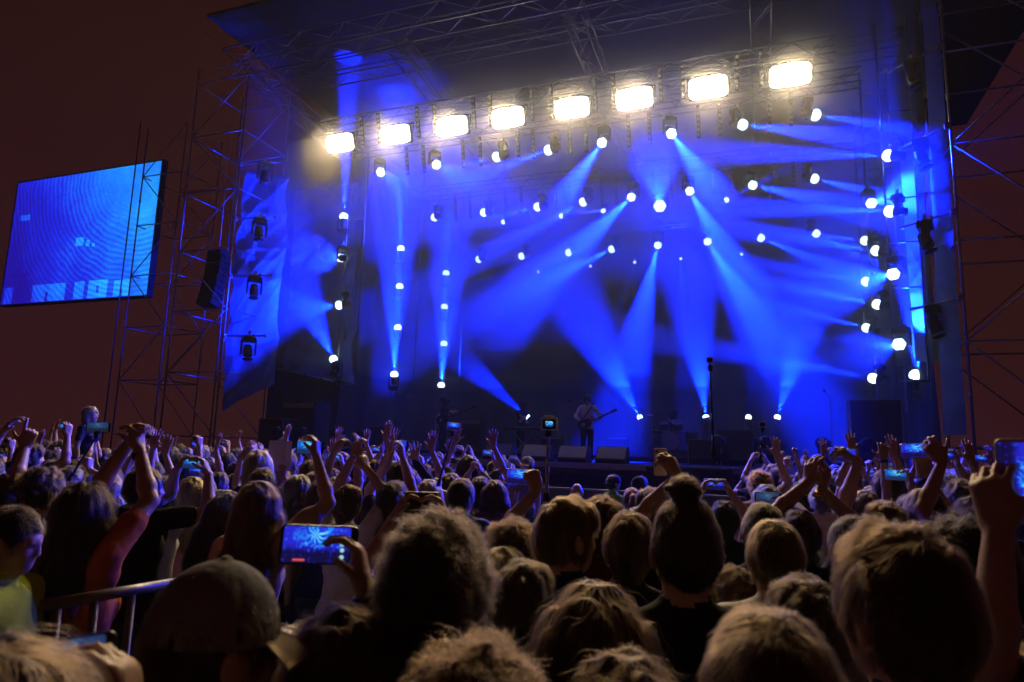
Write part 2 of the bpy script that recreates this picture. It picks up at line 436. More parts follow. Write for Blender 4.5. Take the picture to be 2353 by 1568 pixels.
# small spots between the rows, and the one that faces the crowd
for i, (x, y, t, a, b, c, w) in enumerate(((1155, 511, 23.5, -1.2, -.2, -.3, .05), (1288, 497, 23.5, -1.2, -.3, -.1, .12), (1385, 485, 23.5, -.45, -.9, -.28, .3), (1671, 459, 23.5, 1, -.4, .3, .15),
                                           (1236, 625, 27.5, -1, -.2, -.3, .02), (1356, 612, 27.5, -1, -.2, -.4, .04), (1458, 604, 27.5, -.3, -.2, -1, .06), (1564, 596, 27.5, .05, -.2, -1, .4), (1705, 585, 27.5, .6, -.2, -.6, .05))):
    p = on_t(x, y, t)
    moving_light(p, U * a + V * b + Z * c, 'small blue spot %s from the screen in the %s' % (nth(i if i < 4 else i - 4), 'bar behind the middle row' if i < 4 else 'last bar at the back'), 'small blue spots', BLUE_W * w, 11, scale=0.6 if i < 4 else 0.42)
p = on_t(1516, 473, 23.5)
moving_light(p, (Vector((-0.4, 0, 6.0)) - p), 'piercing white-blue spot aimed straight out over the crowd', 'small blue spots', BLUE_W * 1.2, 12, scale=1.5)
# side ladders
LAD = [('screen side, front ladder', [(790, 495), (782, 593), (776, 702), (765, 823)], 19.0, [(.03, -.10, 1, 1.8, 12), (tuple(on_t(742, 590, 20.2)), .35, 34), (tuple(on_t(585, 720, 17.6)), .12, 70), (tuple(on_t(602, 480, 17.6)), .35, 40)]),
       ('screen side, middle ladder', [(921, 569), (918, 656), (914, 751), (906, 858)], 22.5, [(.05, -.25, 1, 2.0, 15), (.03, -.2, 1, .9, 12), (.03, -.12, 1, 1.4, 11), (.07, -.2, 1, 2.8, 22)]),
       ('screen side, rear ladder', [(1025, 626), (1021, 703), (1020, 788), (1014, 883)], 26.0, [(.1, -.2, 1, .8, 14), (.1, -.2, 1, .9, 13), (.08, -.2, 1, 1.2, 14), (.12, -.2, 1, 3.0, 22)]),
       ('tarp side, front ladder', [(2036, 358), (2040, 486), (2050, 631), (2064, 792)], 18.2, [(-1, .45, .35, 1.4, 13), (-1, .35, .25, 1.5, 13), ((-5.0, 7.0, 1.7), .24, 36), ((-1.0, 7.5, 1.7), .14, 32)]),
       ('tarp side, middle ladder', [(2004, 467), (2009, 576), (2012, 699), (2002, 869)], 20.6, [(tuple(on_t(2092, 440, 18.6)), .6, 34), (-1, .4, .38, 1.5, 13), (-1, .4, .38, 1.7, 13), (-1, .3, .26, 1.2, 12)]),
       ('tarp side, rear ladder', [(1984, 553), (1986, 647), (1987, 753)], 23.0, [(-1, .3, .3, 1.2, 12), (-1, .3, .33, 1.2, 12), (-1, .25, .38, 1.3, 12)]),
       ('tarp side, wing corner', [(2104, 858)], 19.4, [(tuple(on_t(2142, 275, 17.0)), .9, 34)])]
for nm, px, t, aim in LAD:
    pts = []
    for i, (x, y) in enumerate(px):
        p = on_t(x, y, t); pts.append(p); d, w, ang = aim_of(aim[i], p)
        moving_light(p, d, 'blue moving light, %s from the top on the %s' % (nth(i), nm), 'side ladders of blue moving lights', BLUE_W * w, ang, hang=-1 if d.normalized().z > .6 else 1)
    if len(pts) > 1:
        s = sum(st_of(q)[0] for q in pts) / len(pts); sg = 1 if 'tarp' in nm else 1
        lo, hi = pts[-1].z - 0.9, 13.2
        root = tag(empty('light_ladder', ST(s + 0.32 * sg, t + 0.3, lo)), 'hanging metal ladder frame on the ' + nm.replace(', ', ' as the '), 'ladder frame', 'hanging ladder frames')
        for off in (-0.32, 0.38):
            part_of(root, MB().tube([ST(s + off + 0.3 * sg, t + 0.3, lo), ST(s + off + 0.3 * sg, t + 0.3, hi)], 0.026, 8), 'upright', M_alu, smooth=True)
        z = lo + 0.05
        while z < hi:
            part_of(root, MB().tube([ST(s - 0.32 + 0.3 * sg, t + 0.3, z), ST(s + 0.38 + 0.3 * sg, t + 0.3, z)], 0.02, 6), 'rung', M_alu, smooth=True); z += 1.15
# lamps on the deck that fan upwards
for i, (x, a, b, c, w, ang) in enumerate(((1469, -.55, -.1, 1, 1.3, 34), (1622, -.1, -.1, 1, 1.5, 30), (1720, .1, 0, 1, .02, 20), (1787, .3, -.05, 1, 1.3, 30), (1210, -.9, -.1, .75, .5, 24))):
    p = on_t(x, 957, 26.5)
    p.z = max(p.z, ZD + 0.5)
    moving_light(p, U * a + V * b + Z * c, 'floor beam light behind the drums throwing blue light up, %s along the stage' % nth([1, 2, 3, 4, 0][i]), 'blue floor lights behind the band', BLUE_W * w, ang, hang=-1, scale=0.8)
# ------------------------------------------------------------------ wings: drapes, tarps, scaffold, screen
cloth('wing_curtain', (ST(-14.2, 29, 13), ST(-14.2, 20.5, 13), ST(-14.2, 20.5, ZD), ST(-14.2, 29, ZD)), 70, 14, 0.08, M_drape, 'black wing curtain along the stage side nearest the screen', 'curtain', 8, 0.85, 5)
cloth('wing_curtain', (ST(3.75, 18.0, 13), ST(3.75, 29, 13), ST(3.75, 29, ZD), ST(3.75, 18.0, ZD)), 70, 14, 0.08, M_drape, 'black wing curtain along the stage side nearest the hot blue tarp', 'curtain', 9, 0.85, 5)
cloth('wing_curtain', (ST(-17.9, 21.2, 14), ST(-14.1, 21.2, 14), ST(-14.1, 21.2, .3), ST(-17.9, 21.2, .3)), 60, 14, 0.07, M_drape, 'black masking curtain behind the screen-side tarps', 'curtain', 31, 0.85, 5)
cloth('tarp', (on_t(552, 385, 17.6), on_t(655, 400, 17.6), on_t(622, 880, 17.6), on_t(498, 945, 17.6)), 90, 170, 0.085, M_tarp, 'crinkled grey tarp with blue hot spot behind the pipe lamps', 'tarp', 11, 0.3, 5)
cloth('tarp', (on_t(668, 430, 20.2), on_t(815, 415, 20.2), on_t(800, 880, 20.2), on_t(643, 846, 20.2)), 100, 160, 0.11, M_tarp, 'loose crumpled tarp hanging over a pipe in the stage wing', 'tarp', 15, 0.15, 3)
cloth('tarp', (on_t(2118, -60, 17.0), on_t(2152, -70, 17.0), on_t(2226, 1000, 17.0), on_t(2170, 1000, 17.0)), 50, 220, 0.06, M_tarp, 'crinkled tarp with white hot spot beside the tall bright pole', 'tarp', 21, 0.3, 6)
cloth('tarp', (on_t(2068, 345, 18.6), on_t(2112, 330, 18.6), on_t(2165, 830, 18.6), on_t(2105, 830, 18.6)), 50, 160, 0.06, M_tarp, 'narrow crinkled tarp behind the hot spot tarp', 'tarp', 27, 0.4, 6)
root = tag(empty('hem_pipe', on_t(640, 848, 20.0)), 'bright pipe along the bottom of the crumpled wing tarp', 'pipe')
part_of(root, MB().tube([on_t(638, 847, 20.0), on_t(768, 877, 20.0)], 0.04, 8), 'tube', M_alu, True)
for f in (.2, .5, .8):
    part_of(root, MB().lathe(on_t(638, 847, 20.0).lerp(on_t(768, 877, 20.0), f), U, [(-.03, .06), (.03, .06)], 8), 'clip', M_black)

def scaffold(name, s_list, t_list, z0, z1, lift, label, r=0.03, skip=(), wide=None):
    root = tag(empty('scaffold_tower', ST(s_list[0], t_list[0], 0)), label, 'scaffold')
    for s in s_list:
        for t in t_list:
            part_of(root, MB().tube([ST(s, t, z0), ST(s, t, z1)], r, 8), 'standard', M_steel, True)
            z = z0 + lift * 0.5
            while z < z1:
                part_of(root, MB().lathe(ST(s, t, z), Z, [(-.04, r * 1.5), (.04, r * 1.5)], 8), 'joint_collar', M_steel); z += lift
    z = z0 + lift; k = 0
    while z < z1:
        for t in t_list:
            part_of(root, MB().tube([ST(s_list[0], t, z), ST(s_list[-1], t, z)], r * .8, 6), 'ledger', M_steel, True)
            for a, b in zip(s_list, s_list[1:]):
                if (a, b) in skip: continue
                q = (ST(a, t, z), ST(b, t, z + lift)) if k % 2 else (ST(a, t, z + lift), ST(b, t, z))
                part_of(root, MB().tube(q, r * .7, 6), 'diagonal_brace', M_steel, True)
        for s in s_list:
            if len(t_list) > 1: part_of(root, MB().tube([ST(s, t_list[0], z), ST(s, t_list[-1], z)], r * .8, 6), 'transom', M_steel, True)
        z += lift; k += 1
    return root
scaffold('a', (-18.0, -15.81), (16.5, 18.6), 0, 14.6, 2.0, 'tall steel scaffold tower at the screen end of the stage')
scaffold('b', (-22.6, -20.6), (18.6, 20.4), 0, 14.0, 2.0, 'dim scaffold tower supporting the video screen edge')
scaffold('c', (4.03, 6.4), (16.5, 18.6), 0, 16.0, 2.2, 'tall steel scaffold tower beside the white-hot tarp')
scaffold('d', (6.6, 8.6), (17.4, 19.4), 0, 16.0, 2.2, 'outer scaffold tower beyond the hot tarp', 0.026)

# outrigger pipes with hanging unlit lamps
def outrigger(a, b, where, grp, dirs, lampf=0.62):
    a, b = Vector(a), Vector(b)
    root = tag(empty('outrigger_pipe', a), 'short pipe clamped to the pole, ' + where, 'pipe', 'outrigger pipes ' + grp)
    part_of(root, MB().tube([a, b], 0.032, 8), 'tube', M_steel, True)
    part_of(root, MB().lathe(b, (b - a), [(-.05, .05), (.03, .05)], 8), 'end_cap', M_steel)
    part_of(root, MB().box(a, (.12, .12, .12), RS), 'coupler', M_steel)
    c = a.lerp(b, lampf) - Z * 0.05
    d = Vector(dirs).normalized()
    sc = 1.15
    for f in (-0.16, 0.16):
        part_of(root, MB().box(c + (b - a).normalized() * f + Z * .03, (.05, .08, .14), RS), 'clamp', M_alu)
    moving_light(c - Z * (0.08 + .33 * sc) + d * .24 * sc, d, 'unlit black moving light hanging ' + where, 'unlit moving lights ' + grp, lit=False, scale=sc)
for i, (x0, y0, x1, y1) in enumerate(((553, 377, 645, 385), (541, 503, 632, 516), (528, 635, 622, 646), (515, 772, 608, 780))):
    a = on_t(x0, y0, 16.5); b = on_t(x1, y1, 16.75); b.z = a.z
    outrigger(a, b, 'on the %s pipe down the screen-side pole' % nth(i), 'on the screen-side pole', (.1, -.15, -1))
for i, (x0, y0, x1, y1) in enumerate(((2160, 108, 2045, 163), (2177, 290, 2068, 342), (2190, 487, 2075, 523), (2208, 685, 2095, 711))):
    a = on_t(x0, y0, 16.5)
    best = min((abs(on_t(x1, y1, t).z - a.z), t) for t in np.arange(13.5, 19, 0.02))
    b = on_t(x1, y1, best[1]); b.z = a.z
    outrigger(a, b, 'on the %s pipe down the tarp-side pole' % nth(i), 'on the tarp-side pole', (.25, -.2, -1), 0.55)

# hanging speaker column
pc = on_t(503, 585, 17.2)
root = tag(empty('speaker_column', pc), 'curved hanging column of black loudspeaker boxes beside the pole', 'loudspeaker')
for k in range(9):
    o = MB().box((0, 0, 0), (.62, .42, .2)).box((0, -.222, 0), (.56, .02, .15)).build('speaker_box', M_black, root, bevel=.01); o.location = V * (-0.004 * k * k) + Z * (-.215 * k); o.rotation_euler = (-.004 * k * k, 0, STAGE_RZ)
part_of(root, MB().tube([pc + Z * .1, pc + Z * 4], .012, 6), 'hoist_chain', M_steel)

# video screen
def screen_material():
    m = bpy.data.materials.new('video_picture'); m.use_nodes = True; nt = m.node_tree; N = nt.nodes; L = nt.links
    b = N['Principled BSDF']; b.inputs['Base Color'].default_value = (.01, .01, .01, 1); b.inputs['Roughness'].default_value = .4
    tc = N.new('ShaderNodeTexCoord'); sp = N.new('ShaderNodeSeparateXYZ'); L.new(tc.outputs['Object'], sp.inputs[0])
    def math_(op, a, c=None, d=None):
        n = N.new('ShaderNodeMath'); n.operation = op
        for i, x in enumerate((a, c, d)):
            if x is None: continue
            if isinstance(x, (int, float)): n.inputs[i].default_value = x
            else: L.new(x, n.inputs[i])
        return n.outputs[0]
    X, Y = sp.outputs[0], sp.outputs[2]      # metres on the panel, X -4.1..4.1, Z -2.75..2.75
    # wide rings of the pixel grid
    dx = math_('SUBTRACT', X, 3.4); dy = math_('SUBTRACT', Y, 2.6)
    rr = math_('SQRT', math_('ADD', math_('MULTIPLY', dx, dx), math_('MULTIPLY', math_('MULTIPLY', dy, dy), 1.25)))
    nz = N.new('ShaderNodeTexNoise'); nz.inputs['Scale'].default_value = .7; nz.inputs['Detail'].default_value = 3; L.new(tc.outputs['Object'], nz.inputs[0])
    ring = math_('SINE', math_('MULTIPLY', math_('ADD', rr, math_('MULTIPLY', nz.outputs[0], .5)), 27.0))
    env = N.new('ShaderNodeMapRange'); env.interpolation_type = 'SMOOTHSTEP'; env.inputs[1].default_value = 1.6; env.inputs[2].default_value = 3.6; L.new(rr, env.inputs[0])
    ring = math_('MULTIPLY', ring, env.outputs[0])
    blob = N.new('ShaderNodeTexNoise'); blob.inputs['Scale'].default_value = .45; blob.inputs['Detail'].default_value = 5; blob.inputs['Roughness'].default_value = .65; L.new(tc.outputs['Object'], blob.inputs[0])
    grad = N.new('ShaderNodeMapRange'); grad.inputs[1].default_value = -4.2; grad.inputs[2].default_value = 3.6; L.new(math_('ADD', X, math_('MULTIPLY', Y, .55)), grad.inputs[0])
    v = math_('ADD', math_('MULTIPLY', grad.outputs[0], .62), math_('MULTIPLY', math_('SUBTRACT', blob.outputs[0], .5), .55))
    v = math_('ADD', v, math_('MULTIPLY', ring, .075))
    # letter blocks along the bottom of the picture
    def block(x0, x1, y0, y1):
        i = math_('MULTIPLY', math_('GREATER_THAN', X, x0), math_('LESS_THAN', X, x1))
        return math_('MULTIPLY', i, math_('MULTIPLY', math_('GREATER_THAN', Y, y0), math_('LESS_THAN', Y, y1)))
    tot = None
    for q in ((-4.0, -3.5, -2.7, -2.0), (-2.3, -.35, -2.7, -1.98), (.15, .72, -2.7, -1.98), (.95, 2.0, -2.7, -1.98), (2.35, 3.2, -2.7, -2.05), (-3.7, -3.1, .95, 1.2), (-.1, .35, -.45, -.1), (.5, .7, -.5, -.25), (.85, 1.0, -.55, -.4)):
        bl = block(*q); tot = bl if tot is None else math_('MAXIMUM', tot, bl)
    cut = None
    for q in ((-1.5, -1.35, -2.7, -2.3), (1.4, 1.55, -2.5, -2.2), (2.7, 2.85, -2.7, -2.4)):
        bl = block(*q); cut = bl if cut is None else math_('MAXIMUM', cut, bl)
    tot = math_('MULTIPLY', tot, math_('SUBTRACT', 1.0, cut))
    v = math_('ADD', v, math_('MULTIPLY', tot, .30))
    v = math_('SUBTRACT', v, math_('MULTIPLY', block(-3.45, -2.75, -2.7, -1.4), .35))
    fine = N.new('ShaderNodeTexWhiteNoise'); sc = N.new('ShaderNodeVectorMath'); sc.operation = 'SCALE'; sc.inputs[3].default_value = 28; L.new(tc.outputs['Object'], sc.inputs[0])
    fl = N.new('ShaderNodeVectorMath'); fl.operation = 'FLOOR'; L.new(sc.outputs[0], fl.inputs[0]); L.new(fl.outputs[0], fine.inputs[0])
    v = math_('ADD', v, math_('MULTIPLY', math_('SUBTRACT', fine.outputs[0], .5), .14))
    cr = N.new('ShaderNodeValToRGB'); e = cr.color_ramp.elements
    e[0].position = 0.0; e[0].color = (.012, .004, .28, 1); e[1].position = 1.0; e[1].color = (.03, .62, .95, 1)
    k = e.new(.3); k.color = (.01, .02, .75, 1); k = e.new(.55); k.color = (.008, .16, .92, 1)
    L.new(v, cr.inputs[0]); L.new(cr.outputs[0], b.inputs['Emission Color']); b.inputs['Emission Strength'].default_value = 1.15
    return m
M_screen = screen_material()
c = ST(-26.3, 19.0, 10.06)
root = tag(empty('video_screen', c, STAGE_RZ), 'large blue LED video screen showing rippling rings', 'screen')
cabs = MB()
for i in range(7):
    for j in range(5):
        # the picture runs across all cabinets, so each cabinet keeps the picture's own axes
        x0, x1 = -4.15 + 8.3 * i / 7, -4.15 + 8.3 * (i + 1) / 7 - .004
        z0, z1 = -2.73 + 5.46 * j / 5, -2.73 + 5.46 * (j + 1) / 5 - .004
        MB().box(((x0 + x1) / 2, .05, (z0 + z1) / 2), (x1 - x0, .1, z1 - z0)).build('cabinet', M_screen, root)
fr = MB()
fr.box((0, .09, 2.76), (8.4, .22, .05)).box((0, .09, -2.76), (8.4, .22, .05)); fr.box((-4.18, .09, 0), (.05, .22, 5.46)).box((4.18, .09, 0), (.05, .22, 5.46))
fr.box((0, .22, 0), (8.4, .05, 5.6)); fr.build('frame', M_black, root)
# lattice mast in front of the screen's edge
truss(ST(-22.75, 18.35, 0.1), ST(-22.75, 18.35, 14.2), .5, 'upright lattice mast crossing the edge of the video screen', 1.0, 'lattice masts', single=True)
MATS['truss_aluminium'] = M_alu
# ------------------------------------------------------------------ people: bodies grown as one surface from a distance field
class Field:
    def __init__(s, xs, ys, zs):
        s.x, s.y, s.z = [np.asarray(a, np.float32) for a in (xs, ys, zs)]
        s.F = np.full((len(s.x), len(s.y), len(s.z)), 0.2, np.float32)
        s.I = np.zeros(s.F.shape, np.int8)
    def _win(s, lo, hi):
        sl = []
        for a, l, h in zip((s.x, s.y, s.z), lo, hi):
            i0, i1 = np.searchsorted(a, l), np.searchsorted(a, h)
            if i1 <= i0: return None
            sl.append(slice(i0, i1))
        return tuple(sl)
    def _mix(s, w, d, k, i, sub=False, bias=0.0):
        F = s.F[w]
        if sub:
            s.F[w] = np.maximum(F, -d); return
        near = d + bias < F
        s.I[w][near] = i
        if k > 0:
            h = np.maximum(k - np.abs(F - d), 0) / k
            s.F[w] = np.minimum(F, d) - h * h * k * 0.25
        else:
            s.F[w] = np.minimum(F, d)
    def cone(s, a, b, r1, r2, k=0.02, i=1, sub=False, bias=0.0):
        a, b = np.array(a, np.float32), np.array(b, np.float32)
        m = max(r1, r2) + 0.045 + k
        w = s._win(np.minimum(a, b) - m, np.maximum(a, b) + m)
        if w is None: return s
        X, Y, Zz = s.x[w[0]][:, None, None] - a[0], s.y[w[1]][None, :, None] - a[1], s.z[w[2]][None, None, :] - a[2]
        ba = b - a; L = float(ba @ ba) + 1e-12
        t = np.clip((X * ba[0] + Y * ba[1] + Zz * ba[2]) / L, 0, 1)
        d = np.sqrt((X - t * ba[0]) ** 2 + (Y - t * ba[1]) ** 2 + (Zz - t * ba[2]) ** 2) - (r1 + (r2 - r1) * t)
        s._mix(w, d, k, i, sub, bias); return s
    def chain(s, pts, rs, k=0.02, i=1, bias=0.0):
        for a, b, r1, r2 in zip(pts, pts[1:], rs, rs[1:]): s.cone(a, b, r1, r2, k, i, False, bias)
        return s
    def ell(s, c, r, R=None, k=0.02, i=1, sub=False):
        c, r = np.array(c, np.float32), np.array(r, np.float32)
        m = float(r.max()) + 0.045 + k
        w = s._win(c - m, c + m)
        if w is None: return s
        X, Y, Zz = s.x[w[0]][:, None, None] - c[0], s.y[w[1]][None, :, None] - c[1], s.z[w[2]][None, None, :] - c[2]
        if R is not None:
            X, Y, Zz = [R[0, j] * X + R[1, j] * Y + R[2, j] * Zz for j in range(3)]
        k0 = np.sqrt((X / r[0]) ** 2 + (Y / r[1]) ** 2 + (Zz / r[2]) ** 2)
        k1 = np.sqrt((X / r[0] ** 2) ** 2 + (Y / r[1] ** 2) ** 2 + (Zz / r[2] ** 2) ** 2) + 1e-9
        s._mix(w, k0 * (k0 - 1) / k1, k, i, sub); return s
    def wrinkle(s, ids, amp, seed, freq=16):
        """cloth folds on the surface of the given ids"""
        r = np.random.default_rng(seed); mask = np.isin(s.I, ids) & (np.abs(s.F) < 0.03)
        ix = np.nonzero(mask); P = np.stack([s.x[ix[0]], s.y[ix[1]], s.z[ix[2]]], 1); h = np.zeros(len(P), np.float32)
        for q in range(7):
            d = r.normal(0, 1, 3); d[2] *= 1.5; d *= freq * r.uniform(.5, 1.5) / np.linalg.norm(d)
            h += (1 - np.abs(np.sin(P @ d + 1.5 * np.sin(P @ r.normal(0, 7, 3)) + r.uniform(0, 6)))) ** 2 * r.uniform(.4, 1)
        s.F[ix] -= amp * (h - 1.0)
    def mesh(s):
        F = s.F; ins = F < 0
        c = np.zeros(tuple(n - 1 for n in F.shape), np.int8)
        sh = [(a, b, d) for a in (0, 1) for b in (0, 1) for d in (0, 1)]
        def cor(A, o): return A[o[0]:A.shape[0] - 1 + o[0], o[1]:A.shape[1] - 1 + o[1], o[2]:A.shape[2] - 1 + o[2]]
        for o in sh: c += cor(ins, o)
        act = (c > 0) & (c < 8)
        ci = np.nonzero(act); n = len(ci[0])
        idx = np.full(act.shape, -1, np.int32); idx[ci] = np.arange(n)
        ci = [a.astype(np.int32) for a in ci]
        acc = np.zeros((n, 3), np.float32); cnt = np.zeros(n, np.float32)
        ax = (s.x, s.y, s.z)
        for o in sh:
            for d in range(3):
                if o[d]: continue
                o2 = list(o); o2[d] = 1
                f0 = F[ci[0] + o[0], ci[1] + o[1], ci[2] + o[2]]; f1 = F[ci[0] + o2[0], ci[1] + o2[1], ci[2] + o2[2]]
                m = (f0 < 0) != (f1 < 0)
                t = np.where(m, f0 / np.where(m, f0 - f1, 1), 0)
                for e in range(3):
                    a0 = ax[e][ci[e] + o[e]]
                    p = a0 + (t * (ax[e][ci[e] + 1] - a0) if e == d else 0)
                    acc[:, e] += np.where(m, p, 0)
                cnt += m
        V_ = acc / cnt[:, None]
        ids = s.I[ci[0], ci[1], ci[2]]
        for o in sh:
            q = s.I[ci[0] + o[0], ci[1] + o[1], ci[2] + o[2]]; q2 = ins[ci[0] + o[0], ci[1] + o[1], ci[2] + o[2]]
            ids = np.where(q2, q, ids)
        quads = []
        for d in range(3):
            e, f = [(1, 2), (2, 0), (0, 1)][d]
            A = [slice(None)] * 3; B = [slice(None)] * 3
            A[d] = slice(0, -1); B[d] = slice(1, None)
            for g in (e, f): A[g] = slice(1, -1); B[g] = slice(1, -1)
            a, b = ins[tuple(A)], ins[tuple(B)]
            x = a != b; p = list(np.nonzero(x)); flip = b[x]
            p[e] = p[e] + 1; p[f] = p[f] + 1
            def cell(de, df):
                q = list(p); q[e] = q[e] - de; q[f] = q[f] - df; return idx[q[0], q[1], q[2]]
            Q = np.stack([cell(1, 1), cell(0, 1), cell(0, 0), cell(1, 0)], 1)
            Q[flip] = Q[flip][:, ::-1]; quads.append(Q)
        return V_, np.concatenate(quads), ids
    def sample(s, P):
        """value and gradient at points"""
        out = []
        ii = []; tt = []
        for e, a in enumerate((s.x, s.y, s.z)):
            i = np.clip(np.searchsorted(a, P[:, e]) - 1, 0, len(a) - 2); ii.append(i); tt.append(np.clip((P[:, e] - a[i]) / (a[i + 1] - a[i]), 0, 1))
        v = 0; g = np.zeros((len(P), 3), np.float32)
        for o in [(a, b, d) for a in (0, 1) for b in (0, 1) for d in (0, 1)]:
            f = s.F[ii[0] + o[0], ii[1] + o[1], ii[2] + o[2]]
            w = [tt[e] if o[e] else 1 - tt[e] for e in range(3)]
            v = v + f * w[0] * w[1] * w[2]
            for e in range(3):
                ww = 1.0
                for h in range(3):
                    if h != e: ww = ww * w[h]
                g[:, e] += f * ww * (1 if o[e] else -1)
        return v, g / (np.linalg.norm(g, axis=1, keepdims=True) + 1e-9)

def np_mesh(name, V_, Q, mats, fm=None):
    me = bpy.data.meshes.new(name)
    me.vertices.add(len(V_)); me.vertices.foreach_set('co', V_.astype(np.float32).ravel())
    me.loops.add(Q.size); me.loops.foreach_set('vertex_index', Q.astype(np.int32).ravel())
    me.polygons.add(len(Q)); me.polygons.foreach_set('loop_start', np.arange(0, Q.size, Q.shape[1], dtype=np.int32))
    me.polygons.foreach_set('use_smooth', np.ones(len(Q), bool))
    for m in mats: me.materials.append(m)
    if fm is not None: me.polygons.foreach_set('material_index', fm.astype(np.int32))
    me.update(calc_edges=True); me.validate()
    return me

# ids: 1 skin, 2 shirt, 3 trousers, 4 shoes, 5 lips/eyes
def rot_np(yaw, pitch, roll=0.0):
    return np.array(Matrix.Rotation(yaw, 3, 'Z') @ Matrix.Rotation(pitch, 3, 'X') @ Matrix.Rotation(roll, 3, 'Y'))
HEADC = np.array([0, -0.012, 1.56])       # where the head turns on the neck
def head_xf(yaw, pitch, roll=0.0):
    R = rot_np(yaw, pitch, roll); return R, lambda p: R @ (np.array(p) - HEADC) + HEADC
POSES = {'open': ((6, 8, 6), .34, (0, 0.0)), 'spread': ((4, 6, 6), .55, (0, 0)), 'fist': ((78, 92, 60), .06, (50, 0)), 'grip': ((40, 38, 28), .26, (20, 0)), 'pinch': ((55, 35, 20), .12, (35, 0)), 'soft': ((18, 24, 20), .34, (10, 0)), 'point': ((70, 80, 60), .1, (30, 0))}
def nrm(v): v = np.array(v, float); return v / (np.linalg.norm(v) + 1e-9)
def hand(fd, wrist, f, n, side, pose, sc=1.0, fat=1.0):
    """f: finger direction, n: palm faces this way, side: +1 when the thumb lies at f x n, -1 at the other side"""
    f = nrm(f); n = nrm(np.array(n) - f * np.dot(f, n)); b = np.cross(f, n) * side      # towards the thumb
    (c1, c2, c3), spread, (tc, _) = POSES[pose]
    W = np.array(wrist)
    P = lambda a, c, d: W + (f * a + b * c + n * d) * sc
    for c, l in ((.026, .083), (.009, .087), (-.009, .083), (-.025, .075)):
        fd.cone(P(.008, c * .7, 0), P(l, c, .002), .0155 * sc, .0135 * sc, .012, 1)
    fd.cone(P(.02, .024, .006), P(.055, .034, .010), .019 * sc, .014 * sc, .012, 1)
    for j, (c, l, ln) in enumerate(((.031, .086, .080), (.0100, .091, .090), (-.0110, .088, .083), (-.0305, .080, .066))):
        sa = spread * (1.5 - j) / 3
        d0 = f * math.cos(sa) + b * math.sin(sa); p = P(l, c, .001); a = 0.0
        rr = [.0098, .0093, .0086, .0072]
        cj = (c1, c2, c3)
        if pose == 'point' and j == 0: cj = (8, 8, 5)
        for q, (frac, cu) in enumerate(zip((.45, .31, .24), cj)):
            a += math.radians(cu + (j * 3 if pose in ('soft', 'grip') else 0))
            d = d0 * math.cos(a) + n * math.sin(a); p2 = p + d * ln * frac * sc
            fd.cone(p, p2, rr[q] * sc * fat, rr[q + 1] * sc * fat, .004, 1); p = p2
    # thumb leaves the side of the palm near its base
    p = P(.032, .036, .008); a = math.radians(tc)
    d = nrm(b * .78 * math.cos(a) + f * .62 + n * (.15 + math.sin(a) * .7))
    p2 = p + d * .040 * sc; fd.cone(p, p2, .0125 * sc, .0108 * sc, .008, 1)
    d = nrm(d + f * .35 + n * .25 * (1 if tc else 0)); fd.cone(p2, p2 + d * .032 * sc, .0105 * sc, .0085 * sc, .004, 1)

